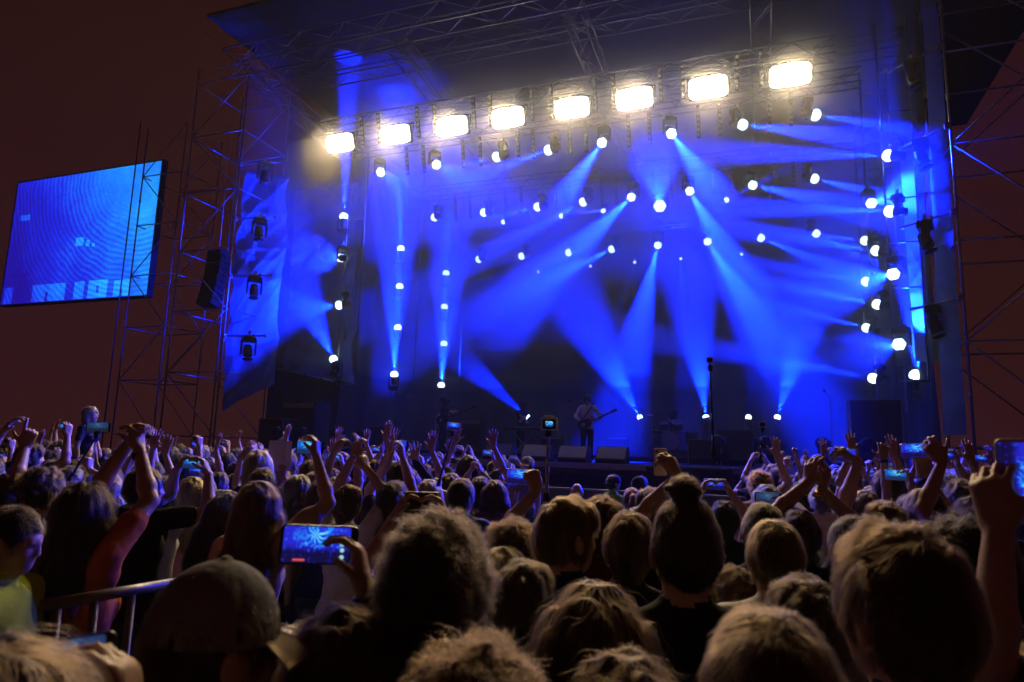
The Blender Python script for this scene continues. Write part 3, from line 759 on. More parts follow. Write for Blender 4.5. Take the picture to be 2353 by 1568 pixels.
def body(name, mats, v=0.009, build=1.0, female=False, head=(0, 0, 0), arms=(None, None), sleeve='short', seed=0, legs=True, lean=0.0, hood=False, vneck=False):
    """local axes: +Y the way the person faces, Z up, height 1.75; arms: (left, right) dicts or None (hanging)"""
    lo = np.array([-.34, -.24, 0.0]); hi = np.array([.34, .26, 1.80])
    ar = []
    sw = (.165 if female else .185) * (0.5 + 0.5 * build)
    for sd, A in ((-1, arms[0]), (1, arms[1])):
        S = np.array([sd * sw, -.01, 1.415])
        if A is None:
            A = dict(w=(sd * .27, .05, .86), f=(0, .15, -1), n=(-sd, 0, 0), pose='soft')
        W = np.array(A['w'], float)
        if W[2] > 1.35: S = S + np.array([-sd * .015, 0, min(.06, (W[2] - 1.35) * .12)])
        L1, L2 = .295, .265; d = W - S; L = np.linalg.norm(d)
        if L > .555: W = S + d / L * .555; L = .555
        if L < .12: W = S + d / max(L, 1e-6) * .12; L = .12
        d = (W - S) / L; x = (L1 ** 2 - L2 ** 2 + L * L) / (2 * L); h = math.sqrt(max(L1 ** 2 - x * x, 1e-5))
        pole = np.array(A.get('pole', (sd * .7, .35, -.55 if W[2] > 1.3 else -.2)), float)
        if W[2] < 1.2: pole = np.array(A.get('pole', (sd * .5, -.8, -.3)), float)
        pole = nrm(pole - d * np.dot(pole, d)); E = S + d * x + pole * h
        f = np.array(A.get('f', d)); f = nrm(f)
        ar.append((sd, S, E, W, f, A)); tip = W + f * .2
        for q in (E, W, tip):
            lo = np.minimum(lo, q - .085); hi = np.maximum(hi, q + .085)
    zs = []; z = lo[2] - 0.02
    while z < hi[2] + .03:
        zs.append(z); z += v * (5.5 if z < .86 else 2.8 if z < 1.25 else 1.0)
    # hanging hands need the fine step too
    fine = [W[2] for *_, W, f, A in ar if W[2] < 1.25]
    if fine:
        zs = []; z = lo[2] - 0.02
        while z < hi[2] + .03:
            zs.append(z); z += v * (1.8 if any(abs(z - q) < .13 for q in fine) else 5.5 if z < .86 else 2.8 if z < 1.25 else 1.0)
    fd = Field(np.arange(lo[0] - .03, hi[0] + .03, v), np.arange(lo[1] - .03, hi[1] + .03, v), zs)
    b = build
    # torso
    fd.ell((0, .0, 1.27), (.163 * (b if not female else .9 * b), .112 * b, .20), k=.03, i=2)
    fd.ell((0, .01, 1.06), (.142 * b * (.9 if female else 1), .105 * b, .17), k=.06, i=2)
    fd.ell((0, 0, .93), (.160 * b, .118 * b, .12), k=.05, i=2)
    fd.cone((-sw * .8, -.005, 1.405), (sw * .8, -.005, 1.405), .066, .066, .05, 2)
    for sd in (-1, 1): fd.cone((sd * .03, -.02, 1.475), (sd * sw * .8, -.015, 1.425), .052, .05, .04, 2)
    if female:
        for sd in (-1, 1): fd.ell((sd * .07, .085, 1.27), (.06, .06, .062), k=.03, i=2)
    if hood: fd.ell((0, -.075, 1.475), (.10, .055, .06), k=.03, i=2)
    # neck and head
    R, X = head_xf(*head)
    Rn = R
    fd.cone((0, -.022, 1.45), X((0, -.012, 1.585)), .060 if not female else .052, .053 if not female else .047, .02, 1, False, .014)
    fd.ell(X((0, -.008, 1.645)), (.0765, .096, .106), Rn, .02, 1)
    fd.ell(X((0, .030, 1.580)), (.057, .068, .064), Rn, .03, 1)
    fd.ell(X((0, .062, 1.545)), (.026, .026, .020), Rn, .025, 1)          # chin
    fd.ell(X((0, .078, 1.655)), (.050, .018, .012), Rn, .018, 1)          # brow
    fd.cone(X((0, .088, 1.648)), X((0, .106, 1.605)), .009, .0125, .012, 1)  # nose
    for sd in (-1, 1):
        fd.ell(X((sd * .012, .094, 1.601)), (.008, .009, .007), Rn, .006, 1)
        fd.ell(X((sd * .040, .070, 1.612)), (.022, .020, .018), Rn, .02, 1)  # cheek
        fd.ell(X((sd * .030, .0815, 1.638)), (.0125, .0105, .0095), Rn, .004, 5)  # eye
        E1 = rot_np(sd * -.35, 0) if True else None
        fd.ell(X((sd * .0845, -.012, 1.622)), (.010, .022, .036), Rn @ rot_np(sd * .35, .15), .008, 1)
        fd.ell(X((sd * .092, -.006, 1.622)), (.006, .011, .020), Rn @ rot_np(sd * .35, .15), 0, 1, sub=True)
    fd.ell(X((0, .0835, 1.575)), (.020, .012, .0065), Rn, .006, 5)         # mouth
    # arms
    for sd, S, E, W, f, A in ar:
        fat = (.9 if female else 1.0) * (.6 + .4 * b)
        m = E * .72 + W * .28; c = S * .42 + E * .58
        if sleeve == 'long':
            fd.chain([S, S * .5 + E * .5, E, m, W * .93 + E * .07], [.062 * fat, .056 * fat, .048 * fat, .047 * fat, .036], .02, 2)
            fd.cone(W * .9 + E * .1, W, .028, .0265 * fat, .01, 1, False, .01)
        else:
            if sleeve == 'short': fd.chain([S, c], [.063 * fat, .060 * fat], .03, 2)
            else: fd.cone(S, c, .054 * fat, .048 * fat, .03, 1)
            fd.chain([c, E], [.048 * fat, .039 * fat], .012, 1, .006)
            fd.chain([E, m, W], [.038 * fat, .041 * fat, .0265 * fat], .02, 1)
        n = A.get('n', (0, -1, 0))
        hand(fd, W + f * .004, f, n, A.get('thumb', sd), A.get('pose', 'soft'), A.get('sc', .97 if female else 1.06), 1.0 if v < .0085 else 1.1)
    fd.wrinkle((2,), .0042, seed + 3, 17)
    # legs
    if legs:
        for sd in (-1, 1):
            fd.chain([(sd * .085, 0, .90), (sd * .10, .015, .50), (sd * .105, -.01, .09)], [.095 * b, .066, .052], .03, 3)
            fd.chain([(sd * .105, -.03, .05), (sd * .115, .13, .035)], [.045, .036], .01, 4)
        fd.ell((0, 0, .90), (.150 * b, .108 * b, .10), k=.03, i=3)
    V_, Q, ids = fd.mesh()
    tr = np.isin(ids, (2, 3)) & (np.abs(V_[:, 0]) < .19) & (np.abs(V_[:, 1]) < .16)
    ids = np.where(tr, np.where(V_[:, 2] > .865, 2, 3), ids)
    fm = np.clip(ids[Q[:, 0]] - 1, 0, 4)
    me = np_mesh(name, V_, Q, mats, fm)
    return me

# ------------------------------------------------------------------ skin, cloth, hair materials
def skin_mat(i, col):
    n = 'skin_%d' % i
    if n in MATS: return MATS[n]
    m = mat(n, col, 0.45, bump=.08, bscale=90, var=.12)
    b = m.node_tree.nodes['Principled BSDF']
    b.inputs['Subsurface Weight'].default_value = .12; b.inputs['Subsurface Radius'].default_value = (.012, .004, .002); b.inputs['Subsurface Scale'].default_value = 1.0
    return m
SKINS = [skin_mat(0, (.52, .34, .25)), skin_mat(1, (.60, .40, .30)), skin_mat(2, (.44, .27, .19)), skin_mat(3, (.56, .37, .28))]
M_eye = mat('lip_and_eye', (.20, .09, .08), .4)
M_shoe = mat('shoe', (.03, .03, .03), .6)
CLOTH = {}
def cloth_mat(nm, col, rough=.85):
    if nm not in CLOTH: CLOTH[nm] = mat('cloth_' + nm.replace(' ', '_'), col, rough, bump=.25, bscale=22, var=.18, spec=.2)
    return CLOTH[nm]
for nm, c in dict(black=(.012, .012, .014), charcoal=(.035, .035, .04), grey=(.20, .20, .21), white=(.62, .61, .60), navy=(.016, .025, .085), blue=(.03, .09, .36), orange=(.60, .145, .042), red=(.35, .03, .03), maroon=(.10, .015, .025), beige=(.42, .34, .22), olive=(.09, .10, .04), pink=(.5, .22, .25), denim=(.06, .09, .17), teal=(.03, .16, .17), yellow=(.55, .42, .05), lime=(.62, .80, .03), green=(.25, .55, .05), plaid=(.16, .05, .09)).items():
    cloth_mat(nm, c)
def hair_mat(nm, col):
    key = 'hair_' + nm
    if key in MATS: return MATS[key]
    m = bpy.data.materials.new(key); m.use_nodes = True; nt = m.node_tree; b = nt.nodes['Principled BSDF']
    b.inputs['Roughness'].default_value = .42; b.inputs['Specular IOR Level'].default_value = .35
    b.inputs['Base Color'].default_value = (*col, 1)
    b.inputs['Sheen Weight'].default_value = .0; b.inputs['Sheen Roughness'].default_value = .4
    b.inputs['Sheen Tint'].default_value = (*[min(1, c * 1.5 + .25) for c in col], 1)
    tc = nt.nodes.new('ShaderNodeTexCoord'); mp = nt.nodes.new('ShaderNodeMapping'); mp.inputs['Scale'].default_value = (95, 95, 9)
    nz = nt.nodes.new('ShaderNodeTexNoise'); nz.inputs['Scale'].default_value = 1.0; nz.inputs['Detail'].default_value = 3
    nt.links.new(tc.outputs['Object'], mp.inputs[0]); nt.links.new(mp.outputs[0], nz.inputs[0])
    bp = nt.nodes.new('ShaderNodeBump'); bp.inputs['Strength'].default_value = .5; bp.inputs['Distance'].default_value = .004
    nt.links.new(nz.outputs[0], bp.inputs['Height']); nt.links.new(bp.outputs[0], b.inputs['Normal'])
    mx = nt.nodes.new('ShaderNodeMix'); mx.data_type = 'RGBA'
    mx.inputs[6].default_value = (*[c * .22 for c in col], 1); mx.inputs[7].default_value = (*[min(1, c * .7) for c in col], 1)  # shell darkened: shade in the gaps between strands put into the colour
    nt.links.new(nz.outputs[0], mx.inputs[0]); nt.links.new(mx.outputs[2], b.inputs['Base Color'])
    MATS[key] = m; return m
def strand_mat(nm, col):
    key = 'strand_' + nm
    if key in MATS: return MATS[key]
    m = bpy.data.materials.new(key); m.use_nodes = True; nt = m.node_tree; nt.nodes.clear()
    o = nt.nodes.new('ShaderNodeOutputMaterial'); h = nt.nodes.new('ShaderNodeBsdfHairPrincipled')
    h.parametrization = 'COLOR'; h.inputs['Color'].default_value = (*col, 1); h.inputs['Roughness'].default_value = .45; h.inputs['Radial Roughness'].default_value = .5
    h.inputs['Random Roughness'].default_value = .2
    hi = nt.nodes.new('ShaderNodeHairInfo'); mx = nt.nodes.new('ShaderNodeMix'); mx.data_type = 'RGBA'
    mx.inputs[6].default_value = (*[c * .35 for c in col], 1); mx.inputs[7].default_value = (*[min(1, c * 1.9) for c in col], 1)
    nt.links.new(hi.outputs['Random'], mx.inputs[0]); nt.links.new(mx.outputs[2], h.inputs['Color'])
    nt.links.new(h.outputs[0], o.inputs[0]); MATS[key] = m; return m
HAIRC = dict(black=(.012, .010, .009), dark=(.030, .020, .014), brown=(.048, .025, .012), light=(.090, .048, .022), blond=(.22, .145, .065), grey=(.15, .14, .13), red=(.18, .055, .015), white=(.55, .52, .48))

# ------------------------------------------------------------------ hair: a shell grown like the body plus loose strands
HAIR = {}
def hair_style(style, seed=0, v=.0068, nst=15000):
    key = (style, seed)
    if key in HAIR: return HAIR[key]
    r = np.random.default_rng(100 + seed)
    long_ = style in ('long', 'longwide', 'bob', 'wavy')
    zlo = {'long': 1.16, 'longwide': 1.14, 'wavy': 1.22, 'bob': 1.42, 'pony': 1.36}.get(style, 1.50)
    fd = Field(np.arange(-.19, .19, v), np.arange(-.26, .17, v), np.arange(zlo - .03, 1.86, v))
    th = {'buzz': .006, 'short': .014, 'crop': .011, 'mop': .026, 'curly': .027, 'spiky': .018, 'long': .018, 'longwide': .022, 'bob': .020, 'wavy': .030, 'pony': .010, 'topknot': .006, 'fade': .012}[style]
    fd.ell((0, -.014, 1.650), (.0765 + th * .85, .094 + th * .85, .104 + th), k=.02)
    if style in ('short', 'spiky', 'mop', 'fade'): fd.ell((0.01, .022, 1.705), (.070, .082, .045 + th), k=.03)
    if style in ('short', 'mop', 'crop', 'spiky', 'curly', 'fade', 'buzz', 'topknot'):
        tight = style in ('buzz', 'topknot', 'crop', 'fade')
        fd.cone((0, -.060, 1.615), (0, -.050, 1.575 if tight else 1.55), .052 + th * .5, .030 if tight else .042, .02)
        if style in ('short', 'mop', 'curly'):
            for sd in (-1, 1): fd.cone((sd * .066, .012, 1.66), (sd * .070, .012, 1.605), .02, .011, .02)
    if style in ('long', 'longwide', 'wavy'):
        wd = 1.25 if style == 'longwide' else 1.1 if style == 'wavy' else 1.0
        for sd in (-1, -.5, 0, .5, 1):
            fd.chain([(sd * .066, -.045 + .03 * abs(sd), 1.66), (sd * .084 * wd, -.070 + .03 * abs(sd), 1.52), (sd * .092 * wd, -.098 + .02 * abs(sd), 1.38), (sd * .080 * wd, -.118 + .03 * abs(sd), zlo + .05)], [.034, .040, .036, .022], .035)
        for sd in (-1, 1): fd.chain([(sd * .074, .01, 1.68), (sd * .090 * wd, .012, 1.58), (sd * .098 * wd, .01, 1.46)], [.022, .026, .018], .03)
    if style == 'bob':
        for sd in (-1, -.5, 0, .5, 1): fd.chain([(sd * .07, -.05 + .04 * abs(sd), 1.66), (sd * .088, -.055 + .045 * abs(sd), 1.56), (sd * .08, -.055 + .04 * abs(sd), 1.475)], [.04, .042, .026], .03)
    if style == 'pony':
        fd.cone((0, -.10, 1.675), (0, -.128, 1.675), .026, .024, .02)
        fd.chain([(0, -.13, 1.68), (0, -.158, 1.62), (.008, -.155, 1.50), (.012, -.142, 1.385)], [.026, .036, .030, .012], .02)
    if style == 'topknot':
        fd.ell((0, -.0, 1.722), (.056, .07, .032), k=.02); fd.ell((.006, -.018, 1.785), (.036, .036, .030), k=.010)
        for q in range(9):
            a = r.uniform(0, 6.28); fd.cone((.006 + .02 * math.cos(a), -.018 + .02 * math.sin(a), 1.79), (.006 + .045 * math.cos(a), -.018 + .042 * math.sin(a), 1.785 + r.uniform(-.01, .02)), .008, .003, .006)
    # face opening and ears
    fd.ell((0, .150, 1.595 if not long_ else 1.60), (.084, .118, .112), k=0, sub=True)
    if style in ('buzz', 'crop', 'topknot', 'fade', 'pony', 'spiky'):
        for sd in (-1, 1): fd.ell((sd * .092, .012, 1.600), (.034, .036, .048), k=0, sub=True)
    # clumps
    amp = {'curly': .0075, 'mop': .0055, 'spiky': .008, 'wavy': .007, 'long': .0045, 'longwide': .005, 'bob': .004, 'short': .0045, 'fade': .0050, 'crop': .003}.get(style, .002)
    P = np.stack(np.meshgrid(fd.x, fd.y, fd.z, indexing='ij'), -1).reshape(-1, 3); near = np.nonzero(np.abs(fd.F.reshape(-1)) < .035)[0]; Pn = P[near]
    h = np.zeros(len(Pn), np.float32)
    for q in range(12):
        d = r.normal(0, 1, 3)
        if style in ('long', 'longwide', 'bob', 'pony', 'wavy', 'short', 'fade', 'crop'): d[2] *= .22
        d *= r.uniform(60, 150) / np.linalg.norm(d)
        h += np.sin(Pn @ d + 1.2 * np.sin(Pn @ r.normal(0, 22, 3)) + r.uniform(0, 6.3))
    fd.F.reshape(-1)[near] += amp * h / 2.4
    V_, Q, ids = fd.mesh()
    me = np_mesh('hair_' + style, V_, Q, [None])
    # strands
    c = V_[Q].mean(1); ar = np.linalg.norm(np.cross(V_[Q[:, 1]] - V_[Q[:, 0]], V_[Q[:, 2]] - V_[Q[:, 0]]), axis=1)
    pick = r.choice(len(Q), nst, p=ar / ar.sum()); p = c[pick] + r.normal(0, v * .4, (nst, 3)).astype(np.float32)
    _, g = fd.sample(p)
    outw = {'buzz': .45, 'crop': .30, 'short': .16, 'fade': .20, 'mop': .18, 'spiky': .6, 'curly': .35, 'topknot': .25, 'pony': .06}.get(style, .05)
    ln = {'buzz': .010, 'crop': .020, 'short': .038, 'fade': .034, 'mop': .055, 'spiky': .040, 'curly': .045, 'topknot': .018, 'pony': .07, 'bob': .09, 'long': .13, 'longwide': .13, 'wavy': .11}[style]
    npt = 4 if ln < .03 else 6
    crown = np.array([.012, -.05, 1.76])
    t = p - crown; t[:, 2] -= .04
    if style in ('short', 'fade', 'spiky', 'mop'): t = t * .5 + np.array([.25, .55, .05]) * np.clip((p[:, 2:3] - 1.66) * 14, 0, 1) * .12 + np.array([0, 0, -.06])
    if long_ or style == 'pony': t = t * .35 + np.array([0, 0, -.12])
    if style == 'topknot': t = (np.array([0, -.02, 1.80]) - p)
    t = t + r.normal(0, .035 if style in ('curly', 'spiky', 'wavy', 'mop') else .014, t.shape)
    ls = (ln * r.uniform(.55, 1.35, nst)).astype(np.float32)
    if style == 'topknot': ls = np.where(p[:, 2] > 1.765, ls * 1.1, ls * .6)
    pts = [p]; q = p.copy()
    jit = r.normal(0, 1, (nst, 3)) * {'spiky': .28, 'curly': .35, 'mop': .13, 'wavy': .09, 'short': .07, 'fade': .08, 'crop': .08}.get(style, .05)
    ph = r.uniform(0, 6.28, nst)
    for k in range(npt - 1):
        val, g = fd.sample(q)
        tt = t - g * (t * g).sum(1, keepdims=True); tt /= np.linalg.norm(tt, axis=1, keepdims=True) + 1e-6
        o = outw * (1 - .5 * k / npt)
        d = tt * (1 - o * .6) + g * o + jit * .5
        if style in ('curly', 'wavy'):
            s2 = np.cross(g, tt); w = 1.1 if style == 'curly' else .5
            d = d + s2 * (np.sin(ph + k * 2.0) * w)[:, None] + g * (np.cos(ph + k * 2.0) * w * .6)[:, None]
        d /= np.linalg.norm(d, axis=1, keepdims=True) + 1e-6
        q = q + d * (ls / (npt - 1))[:, None]
        val, g = fd.sample(q); q = q + g * np.maximum(.0012 - val, 0)[:, None]
        pts.append(q.copy())
    pts = np.stack(pts, 1).astype(np.float32)
    hc = bpy.data.hair_curves.new('strands_' + style); hc.add_curves([npt] * nst)
    hc.attributes['position'].data.foreach_set('vector', pts.ravel())
    rad = hc.attributes.get('radius') or hc.attributes.new('radius', 'FLOAT', 'POINT')
    w = np.linspace(1, .3, npt) * (.00042 if style not in ('buzz', 'crop') else .00034)
    rad.data.foreach_set('value', np.tile(w, nst).astype(np.float32))
    hc.materials.append(None)
    HAIR[key] = (me, hc); return HAIR[key]
# ------------------------------------------------------------------ things people hold and wear
def phone_picture(name, kind, estr):
    m = bpy.data.materials.new(name); m.use_nodes = True; nt = m.node_tree; N = nt.nodes; L = nt.links
    b = N['Principled BSDF']; b.inputs['Base Color'].default_value = (.01, .01, .012, 1); b.inputs['Roughness'].default_value = .15
    tc = N.new('ShaderNodeTexCoord'); sp = N.new('ShaderNodeSeparateXYZ'); L.new(tc.outputs['Object'], sp.inputs[0])
    def M2(op, a, c=None):
        n = N.new('ShaderNodeMath'); n.operation = op
        for i, x in enumerate((a, c)):
            if x is None: continue
            if isinstance(x, (int, float)): n.inputs[i].default_value = x
            else: L.new(x, n.inputs[i])
        return n.outputs[0]
    X, Zc = sp.outputs[0], sp.outputs[2]
    dy = M2('SUBTRACT', Zc, .018)
    nz0 = N.new('ShaderNodeTexNoise'); nz0.inputs['Scale'].default_value = 45; nz0.inputs['Detail'].default_value = 2; L.new(tc.outputs['Object'], nz0.inputs[0])
    ang = M2('ADD', M2('ARCTAN2', dy, M2('ADD', X, .004)), M2('MULTIPLY', nz0.outputs[0], 2.4))
    rays = M2('MULTIPLY', M2('ADD', M2('SINE', M2('MULTIPLY', ang, 9.0)), 1.0), .5)
    rr = M2('SQRT', M2('ADD', M2('MULTIPLY', X, X), M2('MULTIPLY', dy, dy)))
    fall = N.new('ShaderNodeMapRange'); fall.inputs[1].default_value = .0; fall.inputs[2].default_value = .05; fall.inputs[3].default_value = 1.0; fall.inputs[4].default_value = 0.0; L.new(rr, fall.inputs[0])
    nz = N.new('ShaderNodeTexNoise'); nz.inputs['Scale'].default_value = 130; nz.inputs['Detail'].default_value = 3; L.new(tc.outputs['Object'], nz.inputs[0])
    up = N.new('ShaderNodeMapRange'); up.interpolation_type = 'SMOOTHSTEP'; up.inputs[1].default_value = -.016; up.inputs[2].default_value = .004; L.new(M2('ADD', Zc, M2('MULTIPLY', M2('SUBTRACT', nz.outputs[0], .5), .018)), up.inputs[0])
    v = M2('MULTIPLY', M2('ADD', M2('MULTIPLY', M2('MULTIPLY', rays, nz0.outputs[0]), M2('MULTIPLY', fall.outputs[0], 1.5)), .32), up.outputs[0])
    v = M2('ADD', v, M2('MULTIPLY', M2('GREATER_THAN', nz.outputs[0], .62), .22))
    cr = N.new('ShaderNodeValToRGB'); e = cr.color_ramp.elements
    if kind == 0: cols = ((0, (.006, .004, .05)), (.35, (.02, .02, .62)), (.7, (.01, .25, .9)), (1, (.2, .9, 1)))
    elif kind == 1: cols = ((0, (.01, .03, .10)), (.35, (.01, .10, .65)), (.6, (.02, .45, .75)), (1, (.5, 1, .9)))
    else: cols = ((0, (.02, .03, .05)), (.4, (.03, .08, .25)), (.8, (.06, .2, .5)), (1, (.3, .5, .7)))
    e[0].position = cols[0][0]; e[0].color = (*cols[0][1], 1); e[1].position = 1; e[1].color = (*cols[-1][1], 1)
    for p_, c_ in cols[1:-1]:
        k = e.new(p_); k.color = (*c_, 1)
    L.new(v, cr.inputs[0]); L.new(cr.outputs[0], b.inputs['Emission Color']); b.inputs['Emission Strength'].default_value = estr
    m.cycles.emission_sampling = 'NONE'
    return m
PICS = [phone_picture('phone_picture_blue', 0, 1.1), phone_picture('phone_picture_cyan', 1, .9), phone_picture('phone_picture_dim', 2, .5)]
M_off = mat('dark_glass', (.01, .01, .012), .12)
M_phone = {'black': mat('phone_black', (.015, .015, .017), .3), 'white': mat('phone_white', (.72, .71, .70), .35), 'gold': mat('phone_gold', (.55, .40, .26), .35, .4), 'silver': mat('phone_silver', (.5, .5, .52), .3, .6)}
def rounded_plate(w, h, t, r, n=5):
    pts = []
    for cx, cz, a0 in ((w / 2 - r, h / 2 - r, 0), (-w / 2 + r, h / 2 - r, 90), (-w / 2 + r, -h / 2 + r, 180), (w / 2 - r, -h / 2 + r, 270)):
        for k in range(n):
            a = math.radians(a0 + 90 * k / (n - 1)); pts.append((cx + r * math.cos(a), cz + r * math.sin(a)))
    m = len(pts); rings = [(-t / 2, .985), (-t / 2 + t * .25, 1.0), (t / 2 - t * .25, 1.0), (t / 2, .985)]
    vs = [(x * s, y, z * s) for y, s in rings for x, z in pts]
    fs = [tuple(range(m)), tuple(range(4 * m - 1, 3 * m - 1, -1))]
    for j in range(3):
        for k in range(m): fs.append((j * m + k, (j + 1) * m + k, (j + 1) * m + (k + 1) % m, j * m + (k + 1) % m))
    return MB().add(vs, fs)
PH_BODY = rounded_plate(.146, .073, .009, .011).build('case', M_phone['black'], smooth=False)
PH_SCR = rounded_plate(.124, .066, .0012, .004).build('display', PICS[0])
PH_BTN = MB().lathe((.067, -.0047, 0), (0, -1, 0), [(0, .0042), (.0006, .004)], 12).build('home_button', M_black)
PH_CAM = MB().lathe((-.055, .0047, .022), (0, 1, 0), [(0, .006), (.001, .006), (.0012, .003)], 12).build('camera_lens', M_glass)
for o in (PH_BODY, PH_SCR, PH_BTN, PH_CAM): COL.objects.unlink(o)
N_PHONE = [0]
def set_mat(o, m, i=0):
    o.material_slots[i].link = 'OBJECT'; o.material_slots[i].material = m
def phone(c, label, look=None, roll=0.0, case='black', pic=0, sc=1.0, portrait=False, group='phones held up in the crowd'):
    """c: centre; look: the way the display faces (default back to the camera)"""
    c = Vector(c); d = Vector(look) if look is not None else (Vector((0, 0, 1.85)) - c)
    d.z *= .6; d.normalize()
    x = d.cross(Z).normalized() * -1; z = x.cross(-d).normalized()      # local -Y faces d
    M = Matrix((x, -d, z)).transposed().to_4x4(); M = M @ Matrix.Rotation(roll + (math.pi / 2 if portrait else 0), 4, 'Y')
    r = empty('phone', c); r.rotation_euler = M.to_euler(); r.scale = (sc,) * 3
    tag(r, label, 'phone', group)
    for src, mm in ((PH_BODY, M_phone[case]), (PH_SCR, PICS[pic] if pic is not None else M_off), (PH_BTN, M_phone['silver'] if case != 'black' else M_black), (PH_CAM, M_glass)):
        o = link(src.name.split('.')[0], src.data, r); set_mat(o, mm)
        if src is PH_SCR: o.location = (-.004, -.0048, 0)
    N_PHONE[0] += 1
    return r, M.to_3x3()

def cap_mesh():
    v = .0065
    fd = Field(np.arange(-.13, .13, v), np.arange(-.15, .15, v), np.arange(1.60, 1.80, v))
    fd.ell((0, -.012, 1.655), (.0765 + .017, .096 + .016, .106 + .018), k=0)
    fd.ell((0, -.012, 1.645), (.0765 + .011, .096 + .010, .106 + .011), k=0, sub=True)
    sel = fd.z < 1.652; fd.F[:, :, sel] = np.maximum(fd.F[:, :, sel], .01)
    # seams between the panels
    X, Y = np.meshgrid(fd.x, fd.y + .012, indexing='ij'); a = np.arctan2(Y, X); fd.F += (.0030 * np.exp(-(np.sin(3 * a) / .10) ** 2))[:, :, None]
    fd.ell((0, -.012, 1.781), (.010, .010, .006), k=.004)
    V_, Q, _ = fd.mesh(); crown = np_mesh('cap_crown', V_, Q, [None])
    mb = MB(); n = 13; m = 6; vs_ = []
    for lay in (0, -.004):
        for j in range(m):
            for i in range(n):
                a = math.radians(-62 + 124 * i / (n - 1)); f = j / (m - 1)
                x = math.sin(a) * (.092 + .012 * f) ; y = -.012 + math.cos(a) * .108 + f * .072 * math.cos(a) ** .6 if abs(a) < 1.3 else 0
                vs_.append((x, y, 1.655 - .035 * f * (1 - .4 * math.cos(a)) - .02 * math.sin(a) ** 2 * f + lay + .006))
    fs_ = []
    for L_ in range(2):
        for j in range(m - 1):
            for i in range(n - 1):
                q = (L_ * m * n + j * n + i, L_ * m * n + j * n + i + 1, L_ * m * n + (j + 1) * n + i + 1, L_ * m * n + (j + 1) * n + i); fs_.append(q if L_ else q[::-1])
    e = [j * n for j in range(m)] + [(m - 1) * n + i for i in range(1, n)] + [j * n + n - 1 for j in range(m - 2, -1, -1)] + [i for i in range(n - 2, 0, -1)]
    for a, b in zip(e, e[1:] + e[:1]): fs_.append((a, b, b + m * n, a + m * n))
    vi = MB().add(vs_, fs_).build('visor', None or M_black, smooth=True); COL.objects.unlink(vi)
    return crown, vi.data
CAP = cap_mesh()
def hat_mesh():
    mb = MB().lathe((0, -.012, 1.63), (0, 0, 1), [(.0, .100), (-.018, .165), (-.022, .168), (.004, .106), (.02, .104), (.07, .098), (.115, .088), (.135, .060), (.13, .03), (.128, .0)], 28)
    return mb
HATo = hat_mesh().build('hat', CLOTH['grey'], smooth=True); COL.objects.unlink(HATo)

# ------------------------------------------------------------------ one person
PEOPLE = []; LOG = []
STAGE_MID = ST(-5, 20)
def dress(root, hm, style, hcol, head, seed, cap=None, capcol='grey', visor=None, hat=None, back=False):
    R, _ = head_xf(*head)
    Mh = Matrix.Translation(Vector(HEADC)) @ Matrix(R.tolist()).to_4x4() @ Matrix.Translation(-Vector(HEADC))
    rr = random.Random(seed)
    if style:
        me, hc = hair_style(style, seed % 2)
        k = 1 + rr.uniform(-.03, .04); mir = -1 if rr.random() < .5 else 1
        Ms = Mh @ Matrix.Translation((0, 0, 1.65)) @ Matrix.Diagonal((k * mir, k, k, 1)) @ Matrix.Translation((0, 0, -1.65))
        h = link('hair', me, root); h.matrix_local = Ms; set_mat(h, hair_mat(hcol, HAIRC[hcol]))
        s = bpy.data.objects.new('strands', hc); COL.objects.link(s); s.parent = h; set_mat(s, strand_mat(hcol, HAIRC[hcol])); s['kind'] = 'stuff'
    if cap:
        c = link('cap', CAP[0], root); c.matrix_local = Mh @ (Matrix.Rotation(math.pi, 4, 'Z') if back else Matrix.Identity(4)); set_mat(c, CLOTH[capcol])
        vz = link('visor', CAP[1], c); set_mat(vz, CLOTH[visor or capcol])
    if hat:
        c = link('hat', HATo.data, root); c.matrix_local = Mh; set_mat(c, CLOTH[hat])

def band(root, W, f, r, m, name='wristband', w=.012):
    W, f = Vector(W), Vector(f).normalized()
    o = MB().lathe(W - f * .028, f, [(-w, r), (-w, r + .004), (w, r + .004), (w, r)], 14).build(name, m, root, smooth=True); return o

